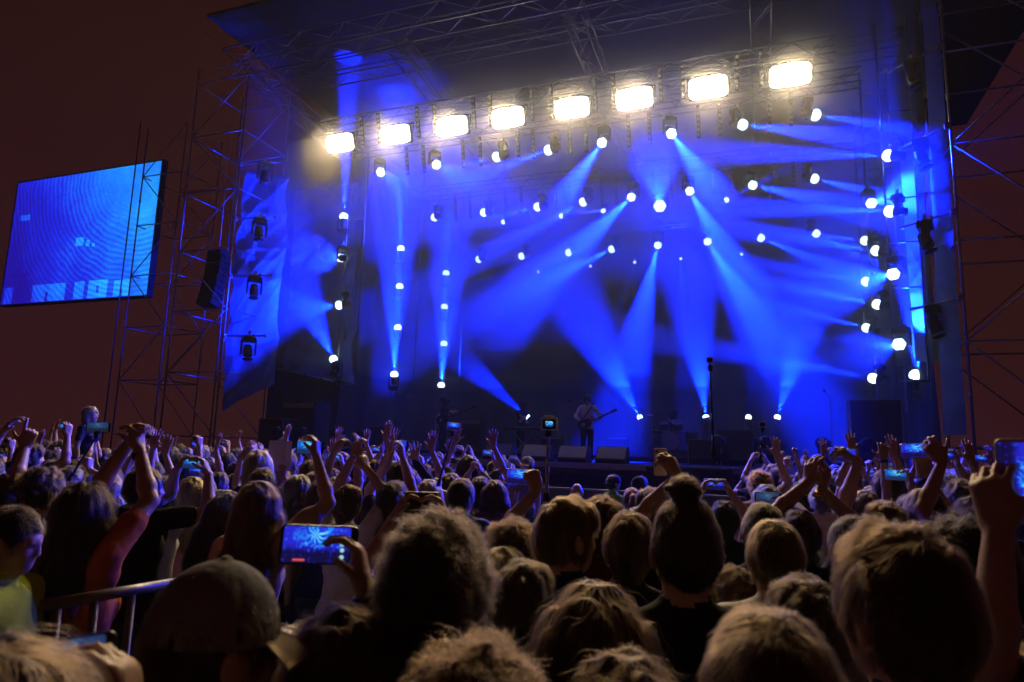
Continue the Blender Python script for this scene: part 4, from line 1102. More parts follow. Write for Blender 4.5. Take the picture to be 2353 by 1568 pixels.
def person(x, y, w, style, hcol, shirt, label, arms=None, yaw=0.0, head=(0, 0, 0), d=None, female=False, build=1.0, sleeve='short', skin=0, v=None, seed=None, cap=None, capcol='grey', visor=None, hat=None, group=None, z=None, trousers='denim', bands=(), hood=False, base=0.0, bandmat=None):
    """x, y: where the crown shows; w: width of the head there; arms: {'L'/'R': dict(px=(x, y), dd=forward offset, f, n, pose)} in world axes"""
    seed = len(PEOPLE) * 7 + 3 if seed is None else seed
    hw = .172 + (.02 if style in ('curly', 'wavy', 'mop', 'longwide') else 0) + (.025 if cap else 0) + (.08 if hat else 0)
    d = d or hw * FPX / w
    P = on_d(x, y, d)
    top = 1.772 + (.012 if style in ('curly', 'mop', 'wavy') else 0) - (.02 if style in ('buzz', None) else 0) + (.012 if cap else 0) - (.015 if hat else 0)
    ht = (P.z - base) / top; sc = min(1.12, max(.82, ht))
    to = STAGE_MID - P; yw = math.atan2(to.y, to.x) - math.pi / 2 + math.radians(yaw)
    root_loc = Vector((P.x, P.y, base))
    if ht > 1.12 or ht < .82: LOG.append(('SCALE', label, round(ht, 2)))
    Ri = Matrix.Rotation(-yw, 3, 'Z'); loc = lambda q: (Ri @ (Vector(q) - root_loc)) / sc
    dirl = lambda q: tuple(Ri @ Vector(q))
    A = [None, None]; hands = {}
    for key, a in (arms or {}).items():
        i = 0 if key == 'L' else 1
        if 'at' in a: Wp = Vector(a['at'])
        else: Wp = on_d(a['px'][0], a['px'][1], d + a.get('dd', .15))
        wl = loc(Wp); q = dict(w=tuple(wl), pose=a.get('pose', 'open'), n=dirl(a.get('n', (0, 1, 0))))
        if 'f' in a: q['f'] = dirl(a['f'])
        if 'pole' in a: q['pole'] = dirl(a['pole'])
        A[i] = q
        L = (Vector(q['w']) - Vector(((-1 if i == 0 else 1) * .18, 0, 1.46))).length
        if L > .60: LOG.append(('REACH', label, key, round(L, 2)))
    hd = tuple(math.radians(k) for k in head)
    if v is None: v = .012 if not arms else .0084 if d < 2.4 else .0088 if d < 4.5 else .0098
    me = body('person', [SKINS[skin % 4], CLOTH[shirt], CLOTH[trousers], M_shoe, M_eye], v, build, female, hd, tuple(A), sleeve, seed, True, hood=hood)
    root = link('person', me); root.location = root_loc; root.rotation_euler = (0, 0, yw); root.scale = (sc,) * 3
    tag(root, label, 'person', group)
    dress(root, None, style, hcol, hd, seed, cap, capcol, visor, hat, back=(cap == 'back'))
    for i, q in enumerate(A):
        if q and (('L', 'R')[i] in bands):
            band(root, q['w'], q.get('f', (0, 0, 1)), .030, bandmat or cloth_mat('band', (.02, .05, .3)), 'watch' if bandmat else 'wristband')
    PEOPLE.append((root, x, y, d)); return root

def two_hand_phone(x, y, d, w_m=.146):
    """wrists for a phone held in both hands, centre at pixel x, y"""
    C = on_d(x, y, d); r = Vector((1, 0, 0))
    return C, {'L': dict(at=C + Vector((-.108, -.01, -.070)), f=(.42, .12, .85), n=(.9, -.05, -.3), pose='grip'),
               'R': dict(at=C + Vector((.108, -.01, -.070)), f=(-.42, .12, .85), n=(-.9, -.05, -.3), pose='grip')}
def one_hand_phone(x, y, d, side):
    C = on_d(x, y, d); k = 1 if side == 'R' else -1
    return C, {side: dict(at=C + Vector((k * .098, .0, -.085)), f=(-k * .22, .05, .97), n=(-k * .95, -.05, -.1), pose='grip')}
# ------------------------------------------------------------------ the people near the camera, one by one
UPF = (0, 1, 0)
def P_(*a, **k): return person(*a, **k)
# front rows, nearest first
P_(505, 1278, 268, 'crop', 'brown', 'charcoal', 'person in a grey baseball cap, biggest head beside the metal barrier', yaw=-22, head=(-12, -6, 0), cap='front', capcol='grey', visor='beige', seed=3)
P_(665, 1442, 170, 'long', 'blond', 'beige', 'person with long blond hair below the grey cap', yaw=-8, female=True, seed=14, d=1.45)
c, a = one_hand_phone(138, 1527, .92, 'R')
P_(8, 1478, 190, 'long', 'light', 'maroon', 'person with long light brown hair at the bottom corner by the barrier', arms=a, yaw=-15, female=True, seed=6, d=.78)
phone(c, 'blurred phone with blue display beside the barrier bars', pic=2, roll=math.radians(-4), sc=.85)
c, a = one_hand_phone(733, 1252, 1.42, 'R')
P_(795, 1395, 165, 'wavy', 'brown', 'black', 'person with brown hair raising a large lit phone above the grey cap', arms=a, yaw=5, female=True, seed=8, d=1.30, bands=('R',))
hp, _ = phone(c, 'large black phone showing blue stage beams and round buttons', pic=0, sc=1.05, roll=math.radians(2))
M_icon = mat('screen_icon', (.1, .1, .1), emit=(.45, .8, .8), estr=.8)
for z, r in ((.004, .0062), (-.009, .0040), (-.022, .0042)): MB().lathe((.044, -.0056, z), (0, -1, 0), [(0, r), (.0003, r)], 16).build('screen_button', M_icon, hp)
MB().box((-.035, -.0057, -.028), (.022, .0004, .004)).build('record_bar', mat('record_bar', (.2, .02, .02), emit=(.9, .12, .10), estr=.7), hp)
P_(1012, 1180, 212, 'curly', 'dark', 'charcoal', 'person with big curly dark hair in the middle of the crowd', yaw=-6, head=(-8, 0, 0), seed=21, skin=2)
P_(1098, 1472, 255, 'curly', 'brown', 'grey', 'person with curly brown hair at the bottom edge', yaw=0, seed=24, d=1.02)
P_(1368, 1346, 205, 'longwide', 'brown', 'navy', 'person with long straight brown hair seen from behind', yaw=4, female=True, seed=27, d=1.38)
P_(1440, 1497, 190, 'wavy', 'brown', 'maroon', 'person with wavy brown hair at the bottom below the long straight hair', female=True, seed=31, d=1.12)
P_(1760, 1388, 305, 'crop', 'light', 'charcoal', 'person with cropped fair hair at the bottom edge, largest fair head', yaw=6, seed=33, build=1.05, d=.98)
P_(2065, 1207, 262, 'fade', 'brown', 'navy', 'large person with short brown hair near the arm holding a tablet-sized phone', yaw=10, head=(10, -3, 0), seed=35, build=1.08, d=1.16, skin=1)
P_(1572, 1138, 150, 'topknot', 'dark', 'black', 'tall person with shaved sides and a topknot bun', yaw=3, head=(0, 4, 0), seed=38, build=1.02, d=1.80)
P_(1850, 1330, 165, 'short', 'dark', 'charcoal', 'person with straight dark hair between the fair cropped head and the large neck', yaw=-10, seed=41, d=1.62)
P_(1205, 1292, 138, 'short', 'dark', 'black', 'person with smooth dark hair under the spiky head', yaw=0, seed=44, d=1.95, female=True)
P_(1124, 1340, 95, 'long', 'brown', 'grey', 'person with long brown hair tucked beside the big curly head', yaw=-18, female=True, seed=47, d=2.05)
P_(1160, 1258, 88, 'bob', 'blond', 'maroon', 'person with smooth blond hair under the spiky brown head', yaw=0, female=True, seed=50, d=2.7)
P_(1178, 1203, 96, 'spiky', 'brown', 'charcoal', 'person with spiky brown hair beside the big curly head', yaw=-10, seed=52, d=2.85)
P_(1302, 1142, 134, 'fade', 'light', 'navy', 'person with thick fair-topped hair turned in profile', yaw=-38, head=(-14, 0, 0), seed=55, d=2.35, skin=3)
P_(1445, 1178, 112, 'short', 'brown', 'black', 'person with short brown hair beside the topknot bun', yaw=0, seed=57, d=2.5)
P_(1382, 1142, 88, 'mop', 'brown', 'maroon', 'person with soft brown hair behind the short brown head', yaw=10, seed=60, d=3.2)
P_(1690, 1306, 96, 'mop', 'light', 'white', 'person with fluffy light hair below the short fair head', female=True, seed=63, d=2.75)
P_(1775, 1190, 118, 'crop', 'light', 'white', 'person with cropped fair hair and white shirt below the raised watch', yaw=2, seed=65, d=2.3)
P_(1752, 1162, 98, 'buzz', 'dark', 'navy', 'person with buzzed dark hair just behind the cropped fair head', seed=68, d=2.9)
P_(1955, 1193, 102, 'buzz', 'black', 'charcoal', 'person with buzzed black hair half behind the large brown head', seed=70, d=2.6)
P_(2192, 1188, 150, 'curly', 'black', 'black', 'person with curly black hair behind the large brown head', yaw=8, seed=72, d=2.0)
P_(2238, 1143, 95, 'wavy', 'dark', 'navy', 'person with dark wavy hair near the tablet-sized phone', arms={'L': dict(px=(2165, 1062), dd=.2, f=(-.45, .2, .85), n=(.6, .7, -.1), pose='grip')}, female=True, seed=75, d=3.1)
phone(on_d(2106, 1036, 3.45), 'silver phone held high by the dark wavy hair', case='silver', pic=0, roll=math.radians(-3))
P_(2118, 1122, 76, 'crop', 'dark', 'grey', 'person with cropped dark hair lifting a wristbanded fist', arms={'R': dict(px=(2122, 1096), dd=.25, f=(.15, .2, .95), n=(-.4, -.8, 0), pose='grip')}, yaw=0, seed=77, d=3.6, bands=('R',))
P_(2030, 1154, 78, 'mop', 'brown', 'navy', 'person with mixed brown hair reaching far up to a glowing phone', arms={'L': dict(px=(1972, 1062), dd=.12, f=(-.75, .2, .62), n=(-.2, .6, -.75), pose='grip')}, seed=80, d=3.5)
phone(on_d(1938, 1046, 3.65), 'bright blue phone above the crossed arms', case='white', pic=0, roll=math.radians(2))
P_(1832, 1172, 74, 'short', 'dark', 'black', 'person with both bare arms raised and a gold watch', arms={'L': dict(px=(1858, 1108), dd=.12, f=(.30, .25, .92), n=(.6, .5, -.3), pose='soft', pole=(-1, 0, -.3)), 'R': dict(px=(1888, 1128), dd=.1, f=(.55, .2, .83), n=(-.6, .5, .3), pose='grip', pole=(1, 0, -.4))}, seed=83, d=3.3, bands=('R',), bandmat=mat('gold_watch', (.75, .55, .2), .25, .9))
P_(2352, 1500, 200, 'short', 'brown', 'charcoal', 'person at the frame edge whose bare arm holds a tablet-sized phone', arms={'L': dict(px=(2296, 1205), dd=.03, f=(-.05, .1, 1), n=(.8, .5, 0), pose='grip', pole=(.2, -1, -.3))}, seed=86, d=1.26)
phone(on_d(2350, 1106, 1.29), 'big phone with pale metal frame cut off by the picture edge', case='white', pic=0, sc=1.08, portrait=True)
# beside the barrier
P_(30, 1166, 92, 'buzz', 'dark', 'lime', 'person in a neon yellow vest top with buzzed hair by the barrier', yaw=-70, head=(0, -12, 0), seed=88, d=2.5, build=1.05, skin=1)
P_(205, 1108, 104, 'long', 'dark', 'orange', 'person with long dark hair in an orange shirt, hands clasped overhead', arms={'L': dict(px=(296, 1018), dd=.25, f=(.35, .1, .95), n=(.9, .2, -.2), pose='fist'), 'R': dict(px=(321, 1034), dd=.22, f=(-.25, .1, .97), n=(-.9, .2, .1), pose='grip')}, yaw=-6, female=True, seed=90, d=2.85, build=1.12, bands=('R',))
c, a = two_hand_phone(447, 1064, 4.35)
P_(338, 1072, 58, 'crop', 'dark', 'black', 'person in a black T-shirt filming with a phone', arms={'R': dict(at=c + Vector((.10, -.01, -.07)), f=(-.42, .12, .85), n=(-.9, -.05, -.3), pose='grip', pole=(.9, 0, -.7)), 'L': dict(at=c + Vector((-.11, -.01, -.06)), f=(.5, .12, .8), n=(.9, -.05, -.3), pose='grip')}, yaw=-20, head=(-15, 0, 0), seed=92, d=4.2, build=1.12)
phone(c, 'phone with pale blue display held by the black T-shirt', pic=1)
P_(515, 1128, 50, 'bob', 'grey', 'white', 'person with wispy pale hair in a loose white T-shirt', yaw=-30, female=True, seed=95, d=4.4)
P_(598, 1105, 82, 'long', 'brown', 'beige', 'person with long brown hair and beige shirt raising a bright phone', arms={'R': dict(px=(728, 1052), dd=.15, f=(-.1, .1, .98), n=(-.9, .2, 0), pose='grip', pole=(.8, 0, -.8))}, yaw=4, female=True, seed=97, d=3.55, build=1.1)
phone(on_d(712, 1029, 3.72), 'phone with bright sky-blue display held by the beige sleeve', pic=1, roll=math.radians(1))
P_(27, 1090, 62, 'short', 'light', 'charcoal', 'person with light brown hair looking towards the stage at the picture edge', arms={'R': dict(px=(58, 1030), dd=.15, f=(.12, .1, 1), n=(-.5, .7, 0), pose='point')}, yaw=-55, seed=99, d=3.8, bands=('R',), skin=3)
P_(92, 1077, 66, 'mop', 'dark', 'olive', 'person with dark hair standing behind the neon vest', yaw=-50, seed=101, d=3.9)
P_(252, 1091, 52, 'bob', 'blond', 'grey', 'person with a smooth blond bob behind the raised clasped hands', female=True, seed=103, d=4.9)
P_(168, 1070, 46, 'crop', 'grey', 'navy', 'person with cropped grey hair holding a selfie stick', arms={'R': dict(px=(205, 1080), dd=.1, f=(-.1, .1, 1), n=(-.9, .2, 0), pose='fist')}, seed=105, d=5.6)
P_(445, 1096, 46, 'long', 'blond', 'pink', 'person with long blond hair behind the raised black T-shirt elbow', female=True, seed=107, d=5.5)
c, a = two_hand_phone(970, 1152, 2.75)
P_(965, 1262, 90, 'short', 'dark', 'black', 'person behind the big curly head filming with a white-edged phone', arms=a, seed=109, d=2.55)
phone(c, 'phone with dark display held level in two hands behind the big curly head', case='white', pic=None)
P_(1062, 1099, 54, 'crop', 'dark', 'blue', 'person with short dark hair in a bright blue T-shirt', yaw=-12, head=(-15, 0, 0), seed=111, d=4.9, build=1.08)
P_(1036, 1087, 60, 'long', 'brown', 'charcoal', 'person with long brown hair next to the bright blue T-shirt', female=True, seed=113, d=5.6)
P_(1105, 1098, 40, 'short', 'dark', 'beige', 'person in a cream long-sleeved top framing a picture with both hands', arms={'R': dict(px=(1105, 1088), dd=.25, f=(-.3, .1, .9), n=(-.9, .1, 0), pose='grip', pole=(.9, 0, -.6)), 'L': dict(px=(1076, 1092), dd=.25, f=(.3, .1, .9), n=(.9, .1, 0), pose='grip')}, sleeve='long', female=True, seed=115, d=6.0)
P_(1138, 1104, 40, 'bob', 'brown', 'plaid', 'person with brown hair in a maroon shirt near the gold phone', female=True, seed=117, d=5.8)
P_(1268, 1192, 70, 'short', 'dark', 'charcoal', 'person hidden behind the profile head, raising a gold phone in a dark fist', arms={'L': dict(px=(1232, 1128), dd=.12, f=(-.18, .2, .95), n=(-.4, .75, 0), pose='fist')}, seed=119, d=3.1)
phone(on_d(1196, 1096, 3.35), 'gold phone showing red and blue stage lights', case='gold', pic=0, roll=math.radians(3))
P_(1326, 1111, 30, None, 'black', 'charcoal', 'person with a shaved bald head near the blue stage skirt', seed=121, d=8.2)
P_(1452, 1119, 40, 'pony', 'red', 'teal', 'person with a red ponytail in front of the stage skirt', female=True, seed=123, d=6.4)
P_(1503, 1120, 74, 'short', 'dark', 'charcoal', 'person in a pale baseball cap turned sideways', cap='front', capcol='white', yaw=35, head=(20, 0, 0), seed=125, d=4.3)
P_(1590, 1152, 80, 'short', 'dark', 'black', 'person hidden by the topknot, lifting a hand with a white box', arms={'L': dict(px=(1556, 1096), dd=.15, f=(-.5, .15, .85), n=(-.4, .8, -.3), pose='grip')}, seed=127, d=3.1)
phone(on_d(1518, 1062, 3.35), 'white boxy phone back held above the topknot', case='white', pic=None, look=(0, 1, 0), portrait=True, sc=.9)
c, a = two_hand_phone(1643, 1113, 4.6)
P_(1662, 1152, 56, 'short', 'black', 'black', 'person behind the topknot filming with both hands', arms=a, seed=129, d=4.4)
phone(c, 'white phone with deep blue display held in two spread hands', case='white', pic=0)
P_(1737, 1094, 54, 'short', 'brown', 'grey', 'person wearing a round pale felt hat', hat='grey', seed=131, d=7.0)
c, a = one_hand_phone(1765, 1146, 4.0, 'R')
P_(1820, 1195, 66, 'bob', 'dark', 'grey', 'person filming low with a phone under the felt hat', arms=a, female=True, seed=133, d=3.85)
phone(c, 'phone with dim blue display under the felt hat', pic=2)
c, a = one_hand_phone(2060, 1092, 4.7, 'R')
P_(2090, 1140, 56, 'short', 'dark', 'teal', 'person behind the cropped dark head with a busy blue phone', arms=a, seed=135, d=4.5)
phone(c, 'silver phone showing a busy blue picture', case='silver', pic=1)
P_(1985, 1127, 34, 'bob', 'light', 'white', 'person with pale blue-lit hair between the raised arms', arms={'R': dict(px=(2030, 1052), dd=.1, f=(.12, .1, .98), n=(.3, .8, 0), pose='soft')}, female=True, seed=137, d=5.2, bands=('R',))
c, a = one_hand_phone(1190, 1190, 9, 'R')
# selfie sticks and action cameras on poles
def stick(px0, px1, d, label, head, group='camera poles above the crowd', r=.009, d1=None):
    a, b = on_d(*px0, d), on_d(*px1, d1 or d)
    root = tag(empty('selfie_stick', a), label, 'camera pole', group)
    n = 4
    for k in range(n):
        part_of(root, MB().tube([a.lerp(b, k / n), a.lerp(b, (k + 1) / n)], [r * (1 - .13 * k), r * (1 - .13 * k)], 8), 'pole_section', M_steel if 'grey' in label else M_black, True)
    part_of(root, MB().tube([a, a.lerp(b, .12)], r * 1.6, 8), 'grip', M_rubber, True)
    part_of(root, MB().box(b + Z * .012, (.03, .025, .04)), 'mount', M_black, bevel=.004)
    return b
def action_cam(c, label, sc=1.0, lit=True):
    root = tag(empty('action_camera', c), label, 'camera', 'action cameras on poles'); root.scale = (sc,) * 3
    d = Vector((0, 0, CAM_H)) - c; root.rotation_euler = (0, 0, math.atan2(d.y, d.x) + math.pi / 2)
    M_clear = mat('clear_case', (.75, .78, .8), .12, spec=.8)
    MB().box((0, 0, 0), (.062, .03, .045)).build('camera_body', M_black, root, bevel=.004)
    f = MB()
    for z in (-.029, .029): f.box((0, -.004, z), (.078, .042, .006))
    for x in (-.037, .037): f.box((x, -.004, 0), (.006, .0419, .053))
    f.build('waterproof_case', M_clear, root, bevel=.002)
    MB().box((0, 0, .037), (.05, .03, .009)).build('latch', mat('latch', (.6, .6, .62), .3), root, bevel=.002)
    for z in (-.012, .0, .012): MB().lathe((.041, -.01, z), (1, 0, 0), [(0, .004), (.004, .0035)], 8).build('button', M_alu, root)
    s = MB().box((0, -.0165, .0), (.036, .002, .026)).build('display', PICS[1] if lit else M_off, root)
    MB().box((0, 0, -.042), (.016, .016, .022)).build('mount_foot', M_black, root)
b = stick((1255, 1150), (1260, 1000), 3.4, 'grey pole under the bright action camera', None, r=.011); action_cam(on_d(1262, 975, 3.4), 'bright action camera in a clear case with lit display', 1.02)
b = stick((1640, 1050), (1632, 850), 4.6, 'tall thin black pole in front of a blue light cone', None); action_cam(on_d(1631, 828, 4.6), 'small action camera on the tallest pole', .62, False)
b = stick((1746, 1060), (1752, 990), 6.0, 'short black pole behind the felt hat', None); action_cam(on_d(1752, 976, 6.0), 'small pale action camera over the felt hat', .75, False)
b = stick((1006, 1118), (1040, 1000), 5.2, 'slanted black selfie stick near the bright blue T-shirt', None)
phone(on_d(1043, 980, 5.2), 'white phone on the slanted selfie stick', case='white', pic=0, roll=math.radians(5), sc=.75)
b = stick((152, 1112), (222, 1003), 4.6, 'long slanted selfie stick over the orange shirt', None, d1=4.2)
phone(on_d(226, 982, 4.2), 'dark phone clamped on the long selfie stick', pic=2, roll=math.radians(-2), sc=.9)
P_(988, 1102, 38, 'bob', 'blond', 'grey', 'person with blond bob holding the slanted selfie stick', arms={'R': dict(px=(1008, 1130), dd=.05, f=(.1, .1, 1), n=(-.9, .2, 0), pose='fist')}, female=True, seed=139, d=5.3)
# more heads behind them
for (x, y, w, st, hc, sh, lb, kw) in (
    (598, 1037, 46, 'bob', 'blond', 'navy', 'person with a neat blond head, tallest near the white paper', dict(female=True)),
    (605, 1077, 52, 'short', 'dark', 'navy', 'person with dark hair in front of the neat blond head', {}),
    (507, 1085, 40, 'crop', 'dark', 'charcoal', 'person with cropped dark hair above the wispy pale hair', {}),
    (541, 1091, 34, 'bob', 'brown', 'grey', 'person with a brown fringe in profile beside the cropped dark hair', dict(yaw=-50, female=True)),
    (641, 1069, 44, 'curly', 'red', 'white', 'person with curly ginger hair near the white paper', dict(yaw=-40)),
    (711, 1061, 34, 'short', 'dark', 'olive', 'person in an olive cap below the bright phone', dict(cap='back', capcol='olive')),
    (686, 1093, 50, 'short', 'grey', 'grey', 'person with greying hair in front of the olive cap', dict(yaw=-25)),
    (668, 1114, 48, 'bob', 'black', 'charcoal', 'person with a glossy black bob', dict(female=True, yaw=-25)),
    (760, 1079, 42, 'short', 'brown', 'plaid', 'person with brown hair looking sideways by the long dark hair', dict(yaw=-40)),
    (745, 1099, 52, 'long', 'dark', 'navy', 'person with long dark hair beside the beige raised sleeve', dict(female=True)),
    (866, 1103, 36, 'short', 'black', 'navy', 'person with black hair between two thin raised arms', dict(yaw=-20)),
    (962, 1115, 38, 'crop', 'dark', 'navy', 'person with dark hair right above the dark-display phone', {})):
    P_(x, y, w, st, hc, sh, lb, **kw)
# bare arms lifted in the middle of the crowd
for (x, y, w, d, st, hc, sh, sl, lb, arms) in (
    (800, 1118, 44, 4.6, 'short', 'brown', 'white', 'short', 'person in a white shirt lifting a drooping bare hand', {'R': dict(px=(843, 1078), dd=.1, f=(-.35, .2, .7), n=(-.5, .5, -.6), pose='soft'), 'L': dict(px=(815, 1042), dd=.15, f=(.2, .1, .95), n=(.5, .8, 0), pose='grip')}),
    (905, 1110, 44, 4.7, 'mop', 'dark', 'charcoal', 'short', 'person whose bare forearms press together above the black T-shirt', {'L': dict(px=(893, 1060), dd=.1, f=(.03, .1, 1), n=(.9, .3, 0), pose='open'), 'R': dict(px=(925, 1050), dd=.2, f=(-.1, .1, 1), n=(-.9, .1, 0), pose='grip')}),
    (940, 1105, 40, 5.6, 'short', 'dark', 'navy', 'long', 'person in a dark long sleeve raising one open palm', {'R': dict(px=(955, 1062), dd=.1, f=(-.1, .1, 1), n=(.2, 1, 0), pose='spread')}),
    (372, 1092, 38, 6.0, 'short', 'brown', 'blue', 'short', 'person raising two open palms close together', {'L': dict(px=(352, 1030), dd=.1, f=(.12, 0, 1), n=(.2, 1, 0), pose='spread'), 'R': dict(px=(379, 1031), dd=.1, f=(.05, 0, 1), n=(-.2, 1, 0), pose='open')}),
    (770, 1100, 40, 5.4, 'short', 'dark', 'maroon', 'short', 'person framing the stage with both raised hands', {'L': dict(px=(772, 1030), dd=.1, f=(.5, .1, .85), n=(.6, .6, -.3), pose='pinch'), 'R': dict(px=(822, 1036), dd=.15, f=(.05, .1, 1), n=(-.8, .4, 0), pose='soft')}),
    (600, 1100, 36, 6.2, 'bob', 'brown', 'grey', 'short', 'person with crossed wrists raised beside the neat blond head', {'L': dict(px=(552, 1056), dd=.1, f=(.3, .1, .8), n=(.4, .6, -.4), pose='soft'), 'R': dict(px=(575, 1054), dd=.1, f=(-.2, .1, .9), n=(-.4, .7, 0), pose='soft')})):
    P_(x, y, w, st, hc, sh, lb, d=d, arms=arms, sleeve=sl)
phone(on_d(915, 1024, 4.95), 'small phone with blue display above the pressed forearms', pic=0)
# crew in front of the stage
P_(1213, 1048, 26, 'short', 'dark', 'grey', 'crew member in a mustard yellow cap by the stage lip', cap='front', capcol='yellow', d=11.6, yaw=150)
P_(1152, 1049, 24, 'long', 'dark', 'yellow', 'crew member with long dark hair next to the mustard cap', female=True, d=11.8, yaw=160)
P_(1410, 1089, 30, 'crop', 'dark', 'green', 'steward in a bright green vest in front of the stage skirt', cap='back', capcol='navy', d=9.6, yaw=-60)
P_(1470, 1093, 34, 'short', 'dark', 'black', 'steward in a black peaked cap facing along the stage', cap='front', capcol='black', d=8.8, yaw=-70)

# ------------------------------------------------------------------ the crowd further off: twenty bodies, copied one by one
LIB = []
def lib(arms, **k):
    m = len(LIB); female = m % 2 == 1
    me = body('person', [SKINS[0], CLOTH['grey'], CLOTH['denim'], M_shoe, M_eye], .0092, 1.0 + .08 * (m % 3 - 1), female, (math.radians(k.get('hy', 0)), math.radians(k.get('hp', 0)), 0), arms, k.get('sleeve', 'short'), 300 + m)
    LIB.append((me, female, (math.radians(k.get('hy', 0)), math.radians(k.get('hp', 0)), 0), k.get('phone'), k['say']))
def g2(z, y=.33, x=0): return (dict(w=(x - .105, y, z), f=(.42, .1, .85), n=(.9, -.05, -.3), pose='grip'), dict(w=(x + .105, y, z), f=(-.42, .1, .85), n=(-.9, -.05, -.3), pose='grip'))
def g1(x, y, z): return dict(w=(x, y, z), f=(-.22, .05, .97), n=(-.95, -.05, -.1), pose='grip')
lib((None, None), say='arms down')
lib((None, None), hy=25, say='head turned')
lib(g2(1.80), phone=(0, .34, 1.875), say='filming over the heads')
lib(g2(1.66), phone=(0, .34, 1.735), hp=-8, say='filming at eye height')
lib((None, g1(.22, .22, 1.86)), phone=(.125, .22, 1.945), say='one hand filming')
lib((None, g1(.20, .30, 1.72)), phone=(.105, .30, 1.805), say='one hand filming low', sleeve='long')
lib((None, dict(w=(.22, .12, 1.92), f=(.05, .1, 1), n=(0, 1, 0), pose='open')), say='one palm up')
lib((dict(w=(-.2, .14, 1.90), f=(.1, .1, 1), n=(0, 1, 0), pose='spread'), dict(w=(.22, .14, 1.88), f=(-.05, .1, 1), n=(0, 1, 0), pose='spread')), say='both palms up')
lib((dict(w=(-.09, .22, 1.88), f=(.3, .1, .9), n=(1, 0, -.2), pose='open'), dict(w=(.09, .22, 1.88), f=(-.3, .1, .9), n=(-1, 0, -.2), pose='open')), say='clapping overhead')
lib((None, dict(w=(.26, .1, 1.88), f=(.1, .05, 1), n=(-1, .3, 0), pose='fist')), say='one fist up')
lib((None, None), hy=-30, hp=5, say='head turned away', sleeve='long')
lib((dict(w=(-.18, .24, 1.86), f=(.3, .3, .85), n=(.6, .7, 0), pose='soft'), None), say='one loose hand up')
rnd = random.Random(11)
STY_M = ['short', 'crop', 'mop', 'buzz', 'fade', 'curly', 'spiky']; STY_F = ['long', 'bob', 'pony', 'wavy', 'longwide']
SH = ['black', 'charcoal', 'navy', 'grey', 'white', 'blue', 'maroon', 'denim', 'olive', 'beige', 'teal', 'red']
taken = [(r.location.x, r.location.y) for r, *_ in PEOPLE]
FAR = []
def free(x, y, k=.42): return all((x - a) ** 2 + (y - b) ** 2 > k * k for a, b in taken)
tries = 0
while len(FAR) < 172 and tries < 20000:
    tries += 1
    d = rnd.uniform(3.8, 12.6) if rnd.random() < .35 else rnd.uniform(6, 12.6)
    px = rnd.uniform(-90, 2440); h = rnd.uniform(1.58, 1.80)
    if 1105 < px < 1730 and d > 4.2 and not (d > 10.5 and px < 1240): continue
    if d < 5.2 and 1000 < px < 1850: continue
    p = on_d(px, 1050, d)
    t = V.dot(p)
    if t > 13.6 or not free(p.x, p.y, .36 if d > 6 else .46): continue
    taken.append((p.x, p.y)); FAR.append((px, d, p.x, p.y, h))
FAR.sort(key=lambda q: q[0])
HW = dict(black='black', dark='dark', brown='brown', light='light brown', blond='blond', grey='grey', red='ginger')
for k, (px, d, x, y, h) in enumerate(FAR):
    li = rnd.choices(range(len(LIB)), [3, 3, 4, 3, 4, 2, 3, 4, 3, 2, 2, 3])[0]
    if d < 4.6 and li in (2, 4, 6, 7, 8, 9): li = rnd.choice((0, 1, 10))
    me, fem, hd, ph, say = LIB[li]
    st = rnd.choice(STY_F if fem else STY_M); hc = rnd.choices(list(HW), [5, 6, 5, 2, 1, 1, 1])[0]; sh = rnd.choice(SH)
    sc = h / 1.75; to = STAGE_MID - Vector((x, y, 0)); yw = math.atan2(to.y, to.x) - math.pi / 2 + rnd.uniform(-.25, .25)
    o = link('person', me); o.location = (x, y, 0); o.rotation_euler = (0, 0, yw); o.scale = (sc,) * 3
    for i, m in enumerate((SKINS[rnd.randrange(4)], CLOTH[sh], CLOTH[rnd.choice(('denim', 'black', 'charcoal', 'olive'))])): set_mat(o, m, i)
    dress(o, None, st, hc, hd, rnd.randrange(999))
    tag(o, 'crowd member, %s hair, %s top, %s, %s from the screen side' % (HW[hc], sh, say, nth(k)), 'person', 'crowd further from the camera')
    if ph:
        c = Matrix.Translation(o.location) @ Matrix.Rotation(yw, 4, 'Z') @ (Vector(ph) * sc)
        phone(c, 'phone held up by the crowd member %s from the screen side' % nth(k), look=Vector((math.sin(yw) * .6, -math.cos(yw), -.05)), case=rnd.choice(('black', 'black', 'white', 'silver')), pic=rnd.choice((0, 0, 1, 2, None)), roll=rnd.uniform(-.08, .08))
# ------------------------------------------------------------------ the band and its gear
def tST(x, y, t):
    p = on_t(x, y, t); return st_of(p)
